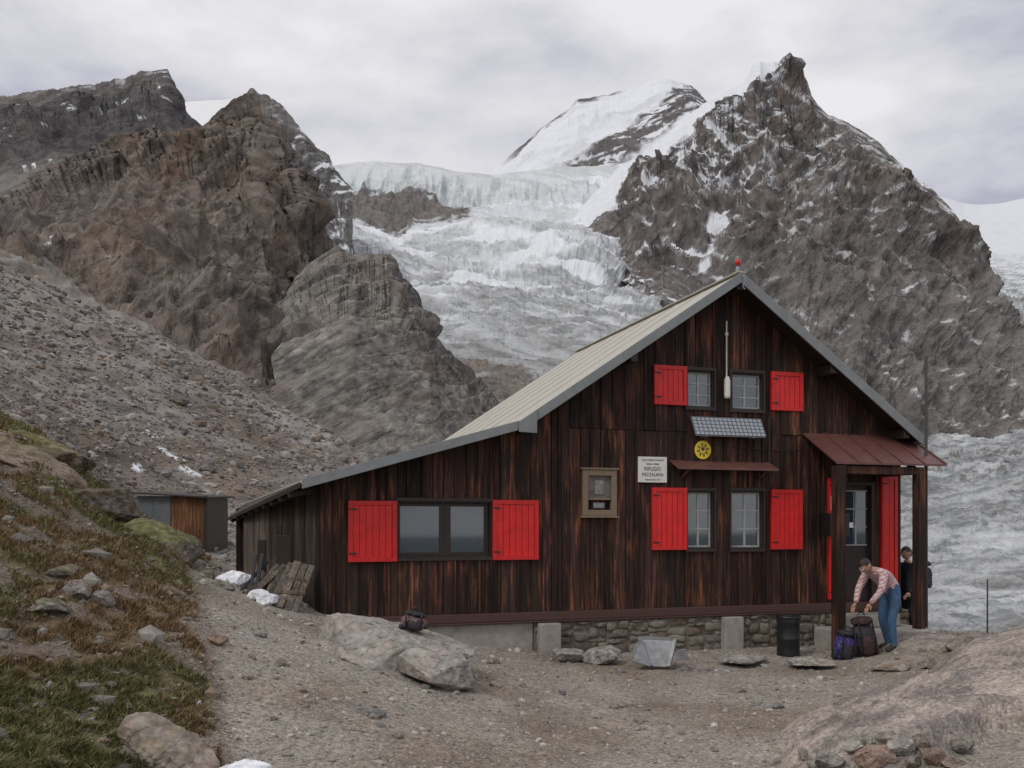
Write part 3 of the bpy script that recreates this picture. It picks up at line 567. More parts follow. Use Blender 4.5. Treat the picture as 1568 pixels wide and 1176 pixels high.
for a,b in zip(cuts[:-1],cuts[1:]):
    if b-a<.005: continue
    mid=(a+b)/2; holes=[(o_[2],o_[3]) for o_ in OPS.values() if o_[0]-1e-4<mid<o_[1]+1e-4]; za,zb=zr(a)-.05,zr(b)-.05
    segs=[]; lo=SILL
    for h0,h1 in sorted(holes):
        if h0>lo+.01: segs.append((lo,h0))
        lo=h1
    segs.append((lo,None))
    for s0,s1 in segs:
        parts=[(s0,s1)]
        if s1 is None and s0<ZSEAM-.05 and mid>fu(868,700)[0]: parts=[(s0,ZSEAM),(ZSEAM+.004,None)]
        for q0,q1 in parts:
            off=random.uniform(-.010,.006)-(.012 if q0>ZSEAM-.01 else 0); t0=q1 if q1 is not None else za; t1=q1 if q1 is not None else zb
            c=plankcol()
            if q0<ZSEAM-.5: c=tuple(x*1.25 for x in c)
            wl.hexa([(a+.004,-.03+off,q0),(b-.004,-.03+off,q0),(b-.004,.0,q0),(a+.004,.0,q0),(a+.004,-.03+off,t0),(b-.004,-.03+off,t1),(b-.004,0,t1),(a+.004,0,t0)],c)
            if random.random()<.5:
                bt.box(b-.022,b+.018,-.062,-.0445,q0+.004,min(t1,t0)-.004-random.uniform(0,.02),plankcol())
wl.obj('front_wall_planks',m_wood,hut); bt.obj('battens',m_wood,hut)
bk=MB(); 
for a,b in zip(ed[:-1],ed[1:]):
    mid=(a+b)/2; holes=sorted((o_[2],o_[3]) for o_ in OPS.values() if o_[0]-1e-4<mid<o_[1]+1e-4); lo=SILL
    for h0,h1 in holes:
        if h0>lo+.01: bk.box(a,b,.001,.06,lo,h0)
        lo=h1
    xs=[a]+[x for x in (LB[0],A[0]) if a<x<b]+[b]
    for c0,c1 in zip(xs[:-1],xs[1:]):
        bk.hexa([(c0,.001,lo),(c1,.001,lo),(c1,.06,lo),(c0,.06,lo),(c0,.001,zr(c0)-.07),(c1,.001,zr(c1)-.07),(c1,.06,zr(c1)-.07),(c0,.06,zr(c0)-.07)])
bk.obj('wall_backing',m_frame,hut)
VB=6.0; uL=fu(374,800,5.2)[0]; sk_=uL/5.2
lw=MB(); kk=34
def sidez(x): return LE[1]+(x-LE[0])*sl_l-.07
for i in range(kk):
    t0,t1=i/kk,(i+1)/kk; x0,y0=sk_*t0*5.2,t0*5.2; x1,y1=sk_*t1*5.2,t1*5.2
    z0,z1=sidez(x0),sidez(x1); g=-.02+random.uniform(-.012,.008)
    col=plankcol(); 
    if i>19: q_=random.uniform(2.4,3.8); col=(q_,q_*1.05,q_*1.1)
    lw.hexa([(x0+g,y0,.3),(x0+.04,y0,.3),(x1+.04,y1-.004,.3),(x1+g,y1-.004,.3),(x0+g,y0,z0),(x0+.04,y0,z0),(x1+.04,y1-.004,z1),(x1+g,y1-.004,z1)],col)
lw.obj('side_wall_planks',m_sidew,hut)
ww=MB()
for t0,t1,zz0,zz1 in ((.28,.46,.7,1.85),(.62,.72,1.25,1.75)):
    x0,y0=sk_*t0*5.2,t0*5.2; x1,y1=sk_*t1*5.2,t1*5.2
    ww.hexa([(x0-.06,y0,zz0),(x0+.03,y0,zz0),(x1+.03,y1,zz0),(x1-.06,y1,zz0),(x0-.06,y0,zz1),(x0+.03,y0,zz1),(x1+.03,y1,zz1),(x1-.06,y1,zz1)])
ww.obj('side_hatches',m_frame,hut,bevel=.01)
ow=MB(); ow.hexa([(uR-.05,.0,.0),(uR,0,.0),(uR,VB,.0),(uR-.05,VB,.0),(uR-.05,0,zr(uR)-.06),(uR,0,zr(uR)-.08),(uR,VB,zr(uR)-.08),(uR-.05,VB,zr(uR)-.06)])
for c0,c1 in ((sk_*VB,LB[0]),(LB[0],A[0]),(A[0],uR)):
    z0=LE[1]+(c0-LE[0])*sl_l-.07 if c0<LE[0] else zr(c0)-.07
    ow.hexa([(c0,VB-.06,0),(c1,VB-.06,0),(c1,VB,0),(c0,VB,0),(c0,VB-.06,z0),(c1,VB-.06,zr(c1)-.07),(c1,VB,zr(c1)-.07),(c0,VB,z0)])
ow.obj('rear_walls',m_wood,hut)
rf=MB(); V0,V1=-.5,VB+.4; T=.05
uE1=fu(462,735,-.5)[0]; uE2=fu(382,775,5.6)[0]; uE2=uE1+(uE2-uE1)*(V1-V0)/6.1
def zl(u): return LB[1]+(u-LB[0])*sl_l
def slab(pts,th=T,m=0): rf.hexa([(p[0],p[1],p[2]-th) for p in pts]+[tuple(p) for p in pts],m=m)
slab([(LB[0],V0,LB[1]),(A[0],V0,A[1]),(A[0],V1,A[1]),(LB[0],V1,LB[1])])
slab([(A[0]+.002,V0,A[1]),(RE[0],V0,RE[1]),(RE[0],V1,RE[1]),(A[0]+.002,V1,A[1])])
slab([(uE1,V0,zl(uE1)),(LB[0]-.002,V0,LB[1]-.01),(LB[0]-.002,V1,LB[1]-.01),(uE2,V1,zl(uE2))])
rf.obj('roof',m_roof,hut)
ek=MB(); za_,zb__=zl(uE1),zl(uE2)
ek.hexa([(uE1-.02,V0+.0,za_-.10),(uE2-.34,V1,zb__-.36),(uE2+.0,V1,zb__-.09),(uE1-.0,V0+.35,za_-.09),(uE1-.02,V0+.0,za_-.03),(uE2-.34,V1,zb__-.30),(uE2-.0,V1,zb__-.01),(uE1-.0,V0+.35,za_-.01)])
for v in np.linspace(.3,V1-.3,9):
    t=(v-V0)/(V1-V0); u=uE1+(uE2-uE1)*t; ek.beam((u+.3,v,zl(u)-.1),(u-.28*t-.03,v,zl(u)-.13-.26*t),.06,.07)
ek.obj('side_eave',m_frame,hut)
ss=MB()
for v in np.arange(.6,V1,.95):
    ss.beam((LB[0],v,LB[1]+.006),(A[0],v,A[1]+.006),.02,.012); 
ss.obj('roof_seams',m_roof,hut)
fa=MB()
def fasc(a,b,h=.15,v=V0,lift=.015):
    fa.hexa([(a[0],v-.03,a[1]-h),(b[0],v-.03,b[1]-h),(b[0],v-.001,b[1]-h),(a[0],v-.001,a[1]-h),(a[0],v-.03,a[1]+lift),(b[0],v-.03,b[1]+lift),(b[0],v-.001,b[1]+lift),(a[0],v-.001,a[1]+lift)])
fasc(LB,A); fasc(A,RE,.17); fasc((uE1,zl(uE1)),(LB[0],LB[1]),.12,V0+.0)
e1=fu(797,655,-.55)
fa.hexa([(e1[0]-.02,V0-.06,e1[1]-.06),(e1[0]+.25,V0-.06,e1[1]-.07),(e1[0]+.25,V0-.031,e1[1]-.07),(e1[0]-.02,V0-.031,e1[1]-.06),(e1[0]-.02,V0-.06,e1[1]+.09),(e1[0]+.25,V0-.06,e1[1]+.27),(e1[0]+.25,V0-.031,e1[1]+.27),(e1[0]-.02,V0-.031,e1[1]+.09)])
fa.beam((RE[0]+.02,V0,RE[1]-.06),(RE[0]+.02,V1,RE[1]-.06),.03,.13)
fa.obj('bargeboards',m_fascia,hut,bevel=.006)
sf=MB()
for a,b in (((uE1+.02,zl(uE1+.02)),LB),(LB,A),(A,RE)):
    sf.hexa([(a[0],V0+.01,a[1]-.075),(b[0],V0+.01,b[1]-.075),(b[0],.0,b[1]-.075),(a[0],.0,a[1]-.075),(a[0],V0+.01,a[1]-.053),(b[0],V0+.01,b[1]-.053),(b[0],.0,b[1]-.053),(a[0],.0,a[1]-.053)])
for u in (LB[0]+.15,(LB[0]+A[0])/2,A[0],(A[0]+RE[0])/2,RE[0]-.3):
    sf.box(u-.06,u+.06,V0+.03,.0,zr(u)-.25,zr(u)-.10)
sf.obj('soffit_and_purlins',m_frame,hut,bevel=.008)
rb=MB(); rb.beam((A[0],V0-.02,A[1]+.012),(A[0],V1,A[1]+.012),.16,.02); rb.obj('ridge_cap',m_roof,hut,bevel=.008)
sb=MB(); sb.box(-.02,uR+.02,-.09,-.0,SILL-.13,SILL-.002); sb.box(-.04,uR+.02,-.12,-.01,SILL-.155,SILL-.132); sb.obj('sill_beam',m_beam,hut,bevel=.01)
fd=MB(); uc1=fu(815,0)[0]; fd.box(.0,uc1,-.04,.3,-.3,SILL-.16)
for p0,p1 in ((820,852),(1100,1128)):
    fd.box(fu(p0,0)[0],fu(p1,0)[0],-.22,.0,-.3,SILL-.165)
fd.obj('foundation',m_concrete,hut,bevel=.015)
fd=MB(); fd.box(uc1+.01,uR,-.062,.3,-.4,SILL-.16); fd.obj('foundation_mortar',simple('mortar',(.17,.15,.125),.95,.35,14,.8,.03),hut)
V=[];Q=[];CC=[]
bm=bmesh.new(); bmesh.ops.create_cube(bm,size=2); bmesh.ops.subdivide_edges(bm,edges=bm.edges[:],cuts=3,use_grid_fill=True); CV=np.array([v.co[:] for v in bm.verts]); CF=np.array([[v.index for v in f.verts] for f in bm.faces]); bm.free()
CR=CV/np.maximum((np.abs(CV)**5).sum(1)**.2,1e-6)[:,None]
u=uc1+.03
while u<uR:
    w=random.uniform(.16,.4); z=-.3
    while z<SILL-.18:
        h=min(random.uniform(.05,.2),SILL-.16-z); nsp=random.choice([1,1,2])
        for q_ in range(nsp):
            ww_=w/nsp*random.uniform(.9,1.08); vv=CR*np.array((ww_/2,.10,h/2)); vv=vv+fbm((vv+u*7+z*3+q_)*7,3)[:,None]*.05
            vv+=np.array((u+w/nsp*(q_+.5)+random.uniform(-.02,.02),random.uniform(-.012,.025),z+h/2+random.uniform(-.01,.01))); Q.append(CF+len(V)*len(CV)); V.append(vv)
            g=random.uniform(.7,1.15); CC.append(np.tile(np.array(random.choice([(.2,.175,.14),(.22,.19,.155),(.17,.15,.13),(.2,.16,.12)]))*g,(len(CV),1)))
        z+=h
    u+=w
mk_mesh('stone_foundation',np.concatenate(V),np.concatenate(Q),np.concatenate(CC),m_rockb,parent=hut)
def window(name,o_,cols,rows,frame,double=False):
    u0,u1,z0,z1=o_; b=MB()
    b.box(u0-.03,u1+.03,-.065,-.036,z1,z1+.05); b.box(u0-.03,u1+.03,-.075,-.036,z0-.05,z0); b.box(u0-.03,u0,-.065,-.036,z0,z1); b.box(u1,u1+.03,-.065,-.036,z0,z1)
    b.box(u0,u0+.02,-.035,.12,z0,z1); b.box(u1-.02,u1,-.035,.12,z0,z1); b.box(u0+.02,u1-.02,-.035,.12,z1-.02,z1); b.box(u0+.02,u1-.02,-.035,.12,z0,z0+.02)
    b.obj(name+'_casing',m_frame,hut,bevel=.004)
    g=MB(); a0,a1,b0,b1=u0+.02,u1-.02,z0+.02,z1-.02
    if double:
        m=(a0+a1)/2
        for (x0,x1) in ((a0,m-.0),(m,a1)):
            g.box(x0,x0+.10 if x0>a0 else x0+.03,.03,.07,b0,b1); g.box(x1-.07,x1,.03,.07,b0,b1)
        g.box(a0+.03,a1-.07,.031,.069,b1-.05,b1); g.box(a0+.03,a1-.07,.031,.069,b0,b0+.05)
        g.obj(name+'_sashes',m_frame,hut,bevel=.004)
    else:
        g.box(a0,a0+.03,.03,.06,b0,b1);g.box(a1-.03,a1,.03,.06,b0,b1);g.box(a0+.03,a1-.03,.03,.06,b1-.03,b1);g.box(a0+.03,a1-.03,.03,.06,b0,b0+.03)
        for i in range(1,cols): 
            x=a0+(a1-a0)*i/cols; g.box(x-.018,x+.018,.032,.058,b0+.03,b1-.03)
        for j in range(1,rows):
            z_=b0+(b1-b0)*j/rows; g.box(a0+.03,a1-.03,.034,.056,z_-.012,z_+.012)
        g.obj(name+'_muntins',m_munt,hut,bevel=.003)
    p=MB(); p.box(a0,a1,.045,.05,b0,b1); p.obj(name+'_glass',m_glass,hut)
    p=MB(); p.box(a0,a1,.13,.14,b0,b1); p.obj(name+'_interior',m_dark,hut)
window('wide_window',OPS['wide'],2,1,0,True)
for k in ('up1','up2'): window('upper_window_'+k,OPS[k],2,3,0)
for k in ('lo1','lo2'): window('lower_window_'+k,OPS[k],2,3,0)
def shutter(name,x0,y0,x1,y1,v=-.09):
    u0,u1,z0,z1=op(x0,y0,x1,y1); b=MB(); c=MB(); w=.065; k=max(1,round((u1-u0-2*w)/.09))
    if u1-u0<.2: w=.03
    b.box(u0,u1,v+.02,v+.045,z0,z1)
    s=(u1-u0-2*w)/k
    for i in range(k): b.box(u0+w+i*s+.004,u0+w+(i+1)*s-.004,v+.006,v+.0195,z0+w,z1-w)
    c.box(u0,u0+w,v-.010,v+.0195,z0,z1);c.box(u1-w,u1,v-.010,v+.0195,z0,z1);c.box(u0+w,u1-w,v-.008,v+.0195,z0,z0+w);c.box(u0+w,u1-w,v-.008,v+.0195,z1-w,z1)
    b.obj(name+'_boards',m_red,hut,bevel=.003); c.obj(name+'_frame',m_redd,hut,bevel=.004)
    h=MB()
    for zz in (z0+.12,z1-.12): h.box(u0+.01,u0+.12,v-.016,v-.0105,zz-.012,zz+.012)
    h.obj(name+'_hinges',m_frame,hut)
for i,a in enumerate([(532,767,606,860),(752,766,822,857),(998,561,1048,621),(1177,571,1225,630),(995,747,1048,842),(1177,750,1224,841),(1264,733,1279,917),(1345,730,1369,890)]): shutter('shutter_%d'%i,*a)
u0,u1,z0,z1=OPS['door']; d=MB(); d.box(u0,u1,.05,.09,z0,z1); d.box(u0,u0+.06,-.04,.05,z0,z1); d.box(u1-.06,u1,-.04,.05,z0,z1); d.box(u0+.06,u1-.06,-.04,.05,z1-.06,z1)
d.box(u0+.06,u1-.06,.03,.0495,z0,z0+.75); d.obj('door',m_frame,hut,bevel=.006)
g=MB(); g.box(u0+.10,u1-.10,.042,.048,z0+.95,z1-.15); g.obj('door_glass',m_glass,hut)
g=MB(); um=(u0+u1)/2
g.box(um-.012,um+.012,.028,.041,z0+.95,z1-.15)
for j in range(4): zz=z0+.95+(z1-.15-z0-.95)*j/3; g.box(u0+.10,u1-.10,.03,.0405,zz-.01,zz+.01)
g.obj('door_muntins',m_munt,hut)
b=MB(); c0=fu(1038,709,-.30); c1=fu(1192,712,-.30); u0,u1=c0[0],c1[0]; zf=fu(1115,720,-.30)[1]; zb=zf+.13
b.hexa([(u0,-.32,zf),(u1,-.32,zf),(u1,-.03,zb),(u0,-.03,zb),(u0,-.32,zf+.03),(u1,-.32,zf+.03),(u1,-.03,zb+.03),(u0,-.03,zb+.03)])
for u in (u0+.2,u1-.2): b.beam((u,-.04,zf-.12),(u,-.26,zf),.03,.03)
b.obj('window_canopy',m_brown,hut,bevel=.005)
b=MB(); pu0=fu(1227,0)[0]; pu1=fu(1388,0)[0]; pzb=fu(1300,667)[1]; pzf=fu(1350,711,-.9)[1]; PV=-.92
ksheet=5
for i in range(ksheet):
    a=pu0+(pu1-pu0)*i/ksheet; c=pu0+(pu1-pu0)*(i+1)/ksheet-.004
    b.hexa([(a,PV,pzf-.01),(c,PV,pzf-.01),(c,-.03,pzb-.01),(a,-.03,pzb-.01),(a,PV,pzf+.02),(c,PV,pzf+.02),(c,-.03,pzb+.02),(a,-.03,pzb+.02)])
    b.hexa([(c-.02,PV-.005,pzf+.021),(c+.01,PV-.005,pzf+.021),(c+.01,-.03,pzb+.021),(c-.02,-.03,pzb+.021),(c-.02,PV-.005,pzf+.04),(c+.01,PV-.005,pzf+.04),(c+.01,-.03,pzb+.04),(c-.02,-.03,pzb+.04)])
b.obj('porch_roof',m_brown,hut)
b=MB(); q0=fu(1284,0,-.84)[0]; q1=fu(1407,0,-.84)[0]
b.box(q0-.02,q1+.12,-.88,-.80,pzf-.16,pzf-.03); b.box(q0-.08,q0+.08,-.92,-.76,-.3,pzf-.03+.0); b.box(q1-.07,q1+.07,-.915,-.765,.0,pzf-.032)
for u in np.linspace(q0+.1,q1-.05,4): b.beam((u,-.8,pzf-.06),(u,-.03,pzb-.06),.06,.08)
b.beam((q1,-.8,pzf-.1),(q1,.0,pzf-.1),.07,.09); b.box(uR+.0,q1+.05,-.05,.05,.1,2.9)
b.obj('porch_posts',m_wood,hut,bevel=.012)
b=MB(); b.box(q0+.1,q1+.25,-1.0,-.05,-.3,.34); b.box(q0+.4,q1-.1,-.55,-.06,.342,.55); b.obj('porch_step',m_concrete,hut,bevel=.03)
m_pan=simple('solar_cells',(.33,.36,.40),.25,.12,30,.0); b=MB(); s0=fu(1062,0,-.15)[0]; s1=fu(1168,0,-.15)[0]; zt=fu(1115,640,-.08)[1]; zb_=fu(1115,667,-.2)[1]
b.hexa([(s0,-.24,zb_),(s1,-.24,zb_),(s1,-.22,zb_-.02),(s0,-.22,zb_-.02),(s0,-.08,zt),(s1,-.08,zt),(s1,-.06,zt-.02),(s0,-.06,zt-.02)])
b.beam((s0+.2,-.03,zb_-.02),(s0+.2,-.22,zb_-.02),.02,.02); b.beam((s1-.2,-.03,zb_-.02),(s1-.2,-.22,zb_-.02),.02,.02); b.obj('solar_panel',m_pan,hut)
g=MB(); dz=zt-zb_
for i in range(17):
    u=s0+(s1-s0)*i/16; g.beam((u,-.243,zb_),(u,-.083,zt),.014,.006,up=(0,-1,.5))
for j in range(6):
    t=j/5; g.beam((s0,-.243+.16*t,zb_+dz*t),(s1,-.243+.16*t,zb_+dz*t),.008,.008,up=(0,-1,.5))
g.obj('solar_panel_frame',simple('panel_grid',(.12,.13,.14),.5),hut)
def disc(name,u,z,r,v,mat,th=.015,n=40):
    V=[]; me=bpy.data.meshes.new(name)
    for vv in (v-th,v):
        for k in range(n): a=2*math.pi*k/n; V.append((u+r*math.cos(a),vv,z+r*math.sin(a)))
    F_=[list(range(n)),list(range(2*n-1,n-1,-1))]+[[k+n,(k+1)%n+n,(k+1)%n,k] for k in range(n)]
    me.from_pydata(V,[],F_); me.materials.append(mat); ob=bpy.data.objects.new(name,me); sc.collection.objects.link(ob); ob.parent=hut; return ob
yu,yz=fu(1076,689,-.06); disc('yellow_disc',yu,yz,.145,-.05,m_yellow); disc('yellow_disc_eye',yu,yz+.015,.03,-.066,m_letter,.003)
for k in range(8):
    a=k*math.pi/4+.2; disc('yellow_disc_mark_%d'%k,yu+.09*math.cos(a),yz+.09*math.sin(a),.016,-.066,m_letter,.003,12)
tube('yellow_disc_ring',[(yu+.062*math.cos(a),-.067,yz+.062*math.sin(a)) for a in np.linspace(0,6.28,28)],.005,m_letter,hut,True)
u0,u1,z0,z1=op(974,700,1018,739); b=MB(); b.box(u0,u1,-.075,-.06,z0,z1); b.obj('hut_sign_board',m_white,hut,bevel=.003)
b=MB(); b.box(u0-.01,u1+.01,-.065,-.05,z0-.01,z0); b.box(u0-.01,u1+.01,-.065,-.05,z1,z1+.01); b.obj('hut_sign_rim',m_letter,hut)
for tx,zz,szz in (('CLUB ALPINO ITALIANO',.87,.04),('Sezione di Biella',.72,.04),('RIFUGIO',.52,.088),('MEZZALAMA',.30,.075),('INAUGURATO 1934',.10,.034)):
    cu=bpy.data.curves.new('hut_sign_text','FONT'); cu.body=tx; cu.size=szz; cu.align_x='CENTER'; cu.extrude=.0008; cu.materials.append(m_letter)
    ob=bpy.data.objects.new('hut_sign_text',cu); sc.collection.objects.link(ob); ob.parent=hut; ob.rotation_euler=(math.pi/2,0,0); ob.location=((u0+u1)/2,-.0775,z0+(z1-z0)*zz-szz*.3); ob.scale=(.85,1,1)
u0,u1,z0,z1=op(888,720,940,790); m_lw=simple('light_wood',(.20,.145,.095),.6,.3,8,.2,.003,ms=(20,20,2)); b=MB(); w=.09
b.box(u0,u0+w,-.12,-.045,z0,z1);b.box(u1-w,u1,-.12,-.045,z0,z1);b.box(u0+w,u1-w,-.12,-.045,z0,z0+w);b.box(u0+w,u1-w,-.12,-.045,z1-w,z1);b.box(u0-.03,u1+.03,-.14,-.044,z1+.001,z1+.03);b.box(u0-.03,u1+.03,-.14,-.044,z0-.03,z0-.001)
b.box(u0+w,u1-w,-.10,-.045,z0+.24,z0+.27); b.obj('notice_case_frame',m_lw,hut,bevel=.006)
b=MB(); b.box(u0+w,u1-w,-.07,-.05,z0+.27,z1-w); b.obj('notice_case_back',simple('case_back',(.13,.12,.10),.5,.4,10),hut)
b=MB(); um=(u0+u1)/2; b.box(um-.07,um+.07,-.085,-.0705,z0+.33,z1-w-.07); b.obj('notice_case_picture',simple('old_picture',(.22,.22,.21),.5,.5,22),hut)
b=MB(); b.box(um-.09,um+.09,-.075,-.046,z0+.12,z0+.2); b.obj('notice_case_plate',m_metal,hut)
lu=fu(1112,0,-.07)[0]; za=fu(1112,492,-.07)[1]; zb2=fu(1112,610,-.07)[1]
tube('aerial_rod',[(lu,-.08,za),(lu,-.08,zb2+.3)],.012,m_white,hut)
lathe('wall_lamp',[(.0,-.01),(.045,0),(.05,.04),(.05,.28),(.03,.34),(.0,.35)],m_white,(lu,-.10,zb2),20,hut)
lathe('aerial_insulator',[(0,-.03),(.03,-.02),(.03,.02),(0,.03)],m_white,(lu,-.08,fu(1112,512,-.07)[1]),12,hut)
tube('cable',[(fu(1120,0)[0],-.06,zb_-.0),(fu(1122,0)[0],-.06,fu(1120,685)[1]),(fu(1180,0)[0],-.06,fu(1180,690)[1]),(fu(1235,0)[0],-.06,fu(1235,690)[1])],.008,m_black,hut)
tube('stove_pipe_bracket',[(fu(1172,0)[0],-.1,fu(1172,640)[1]),(fu(1172,0)[0],-.1,fu(1172,705)[1])],.014,m_black,hut)
tube('stay_cable',[(fu(860,0)[0],-.07,fu(860,640)[1]),(fu(858,0)[0],-.07,fu(858,720)[1]),(fu(862,0)[0],-.07,fu(862,925)[1])],.009,m_black,hut)
u0,u1,z0,z1=op(1245,786,1274,821); b=MB(); b.box(u0,u1,-.45,-.2,z0,z1); b.box(u0+.02,u1-.02,-.46,-.4501,z0+.04,z1-.04); b.box(u1-.08,u1,-.2,-.03,z0+.1,z0+.16); b.obj('meter_box',m_black,hut,bevel=.012)
for x0,y0,x1,y1 in ((1266,760,1277,782),(1290,800,1299,808)):
    u0,u1,z0,z1=op(x0,y0,x1,y1); b=MB(); b.box(u0,u1,-.12,-.105,z0,z1); b.obj('small_notice',m_white,hut,bevel=.002)
bu,bz=A[0],A[1]+.02
lathe('beacon_base',[(0,0),(.05,0),(.045,.05),(.03,.07),(.03,.12),(.0,.12)],m_metal,(bu,V0+.1,bz),16,hut)
lathe('beacon_lens',[(0,.12),(.04,.12),(.045,.18),(.03,.215),(.0,.225)],simple('red_lens',(.5,.015,.01),.2,.1),(bu,V0+.1,bz),20,hut)
tube('ridge_hook',[(A[0],V0-.05,A[1]-.05),(A[0]+.03,V0-.08,A[1]-.15),(A[0]-.02,V0-.07,A[1]-.22),(A[0]+.02,V0-.07,A[1]-.27)],.012,m_fascia,hut)

# ------------------------------------------------------------------ shed
Ys=31.; shd=empty('shed'); x0,_,z0=W(210,832,Ys); x1,_,z1=W(318,757,Ys); b=MB()
xm=W(262,0,Ys)[0]
for i,(a,c,m) in enumerate(((x0,xm,0),(xm+.01,x1-.12,1))):
    k=2 if m==0 else 9
    for j in range(k):
        g=random.uniform(.8,1.25); b.box(a+(c-a)*j/k,a+(c-a)*(j+1)/k-.012,Ys-.03+random.uniform(-.006,.006),Ys+.02,z0-.5,z1-.08,(g,g,g),m)
b.box(x0,x1,Ys+.021,Ys+2.2,z0-.6,z1-.06,(1,1,1),2); b.box(x1-.12,x1,Ys-.05,Ys+.02,z0-.5,z1-.05,(1,1,1),2)
b.obj('shed_walls',[simple('grey_panel',(.13,.14,.145),.6,.15),m_woodo,m_frame],shd)
b=MB(); b.hexa([(x0-.1,Ys-.25,z1+.02),(x1+.12,Ys-.25,z1-.14),(x1+.12,Ys+2.4,z1-.04),(x0-.1,Ys+2.4,z1+.12),(x0-.1,Ys-.25,z1+.07),(x1+.12,Ys-.25,z1-.09),(x1+.12,Ys+2.4,z1+.01),(x0-.1,Ys+2.4,z1+.17)]); b.obj('shed_roof',m_frame,shd)

# ------------------------------------------------------------------ lumber pile by the left wall
lum=empty('lumber_pile'); b=MB(); m_old=wood_mat('old_boards',(.08,.066,.055),(.19,.155,.125),(.30,.24,.19))
for (ax,ay,bx,by,w,g) in ((416,926,446,862,.09,.8),(427,930,456,860,.10,1.2),(440,936,467,864,.09,.8),(450,938,478,866,.08,1.1),(408,922,432,872,.07,.5)):
    b.beam(W(ax,ay,12.15),W(bx,by,12.7),w,.03,(g,g,g),up=(.1,-1,.35))
for (ax,ay,bx,by) in ((425,905,468,909),(434,884,474,890)): b.beam(W(ax,ay,12.28),W(bx,by,12.34),.03,.05,(.8,.8,.8))
for k in range(8):
    a_=random.uniform(378,408); b.beam(W(a_,908+random.uniform(-8,10),12.3),W(a_+random.uniform(15,50),880+random.uniform(-24,10),12.8),.06,.03,(random.uniform(.5,1.3),)*3,up=(random.uniform(-.4,.4),-1,.4))
b.obj('boards',m_old,lum,bevel=.004)
b=MB()
for (ax,ay,bx,by,w) in ((380,915,418,872,.07),(392,905,402,848,.05),(368,905,410,860,.04),(398,920,428,872,.05),(384,900,392,850,.04),(410,900,424,852,.05)):
    b.beam(W(ax,ay,12.5),W(bx,by,12.95),w,.03,up=(.2,-1,.3))
b.obj('dark_scrap',m_black,lum,bevel=.006)
tr=empty('metal_tray'); b=MB()
def quad(bm_,pts,th): 
    a=Vector(pts[1])-Vector(pts[0]); c=Vector(pts[3])-Vector(pts[0]); nrm=a.cross(c).normalized()*th
    bm_.hexa([Vector(p)-nrm for p in pts]+[Vector(p) for p in pts])
quad(b,[W(997,1020,12.5),W(1024,1021,12.5),W(1034,978,12.75),W(978,976,12.85)],.012)
for e0_,e1_ in (((997,1020,12.5),(978,976,12.85)),((1024,1021,12.5),(1034,978,12.75)),((978,976,12.85),(1034,978,12.75))): b.beam(W(*e0_),W(*e1_),.05,.04)
b.obj('sheet',m_metal,tr)
b=MB(); quad(b,[W(968,1012,12.4),W(996,1020,12.45),W(984,978,12.75),W(970,986,12.75)],.012); quad(b,[W(1033,1010,12.3),W(1055,1008,12.4),W(1048,993,12.7),W(1034,995,12.7)],.012); b.obj('side_sheet',m_metal,tr)
bx,by,bzz=W(1207,1000,13.95); bzz=gz1(1207,13.95)-.02
lathe('barrel',[(0,0),(.165,0),(.175,.03),(.17,.06),(.17,.26),(.18,.28),(.17,.30),(.17,.52),(.18,.54),(.172,.56),(.185,.6),(.19,.625),(.165,.63),(.160,.59),(0,.585)],m_black,(bx,by,bzz),36)
m_post=simple('grey_post',(.045,.043,.042),.8)
lathe('antenna_pole',[(.030,0),(.022,4.6),(.0,4.61)],m_post,tuple(W(1418,545,15.0)-np.array((0,0,4.6))),12)
pz=gz1(1512,15); lathe('marker_post',[(.014,-.2),(.012,.9),(0,.92)],m_post,(W(1512,0,15)[0],15,pz),10)

# ------------------------------------------------------------------ backpacks
def blob(name,c,s,mat,e=2.8,parent=None,ty=0,seed=0,lump=.04,rz=0):
    v=BV/np.maximum((np.abs(BV)**e).sum(1)**(1/e),1e-6)[:,None]
    v=v*np.array(s)*(1+lump*2*fbm(BV*2.2+seed,4))[:,None]*np.where(BV[:,2:3]>0,1-.18*BV[:,2:3],1)
    M=np.array((Matrix.Rotation(rz,3,'Z')@Matrix.Rotation(ty,3,'Y'))); v=v@M.T+np.array(c)
    return mk_mesh(name,v,BF,mat=mat,parent=parent)
def backpack(c,h,w,d,mat,mat2,tilt=0,rz=0,seed=0):
    e=empty('backpack'); c=np.array(c); up=np.array((math.sin(tilt),0,math.cos(tilt)))
    blob('main_bag',c+up*h*.45,(w/2,d/2,h*.45),mat,2.6,e,tilt,seed,.12,rz); blob('lid',c+up*h*.88,(w*.44,d*.5,h*.12),mat2,2.4,e,tilt,seed+1,.12,rz)
    blob('front_pocket',c+up*h*.33+np.array((0,-d*.42,0)),(w*.33,d*.2,h*.26),mat2,2.8,e,tilt,seed+2,.08,rz)
    for s in (-1,1):
        blob('side_pocket_%d'%s,c+up*h*.22+np.array((s*w*.45,0,0)),(w*.12,d*.3,h*.18),mat2,2.5,e,tilt,seed+3,.08,rz)
        tube('strap_%d'%s,[c+up*h*t+np.array((s*w*.3+.01*math.sin(t*5),-d*.52-.03*math.sin(t*3.1),0)) for t in np.linspace(.15,.95,8)],.012,m_black,e)
    tube('haul_loop',[c+up*h*1.0+np.array((.05*math.cos(a),0,.05*math.sin(a))) for a in np.linspace(0,3.14,8)],.008,m_black,e)
    return e
m_nylon=simple('dark_nylon',(.022,.022,.028),.6,.3,12,.3,.01); m_purple=simple('purple_nylon',(.045,.03,.16),.55,.35,10,.3,.01); m_pink=simple('patterned_nylon',(.16,.09,.10),.6,.6,20,.3,.01)
m_red2=simple('maroon_nylon',(.045,.018,.022),.6,.3,12,.3,.01)
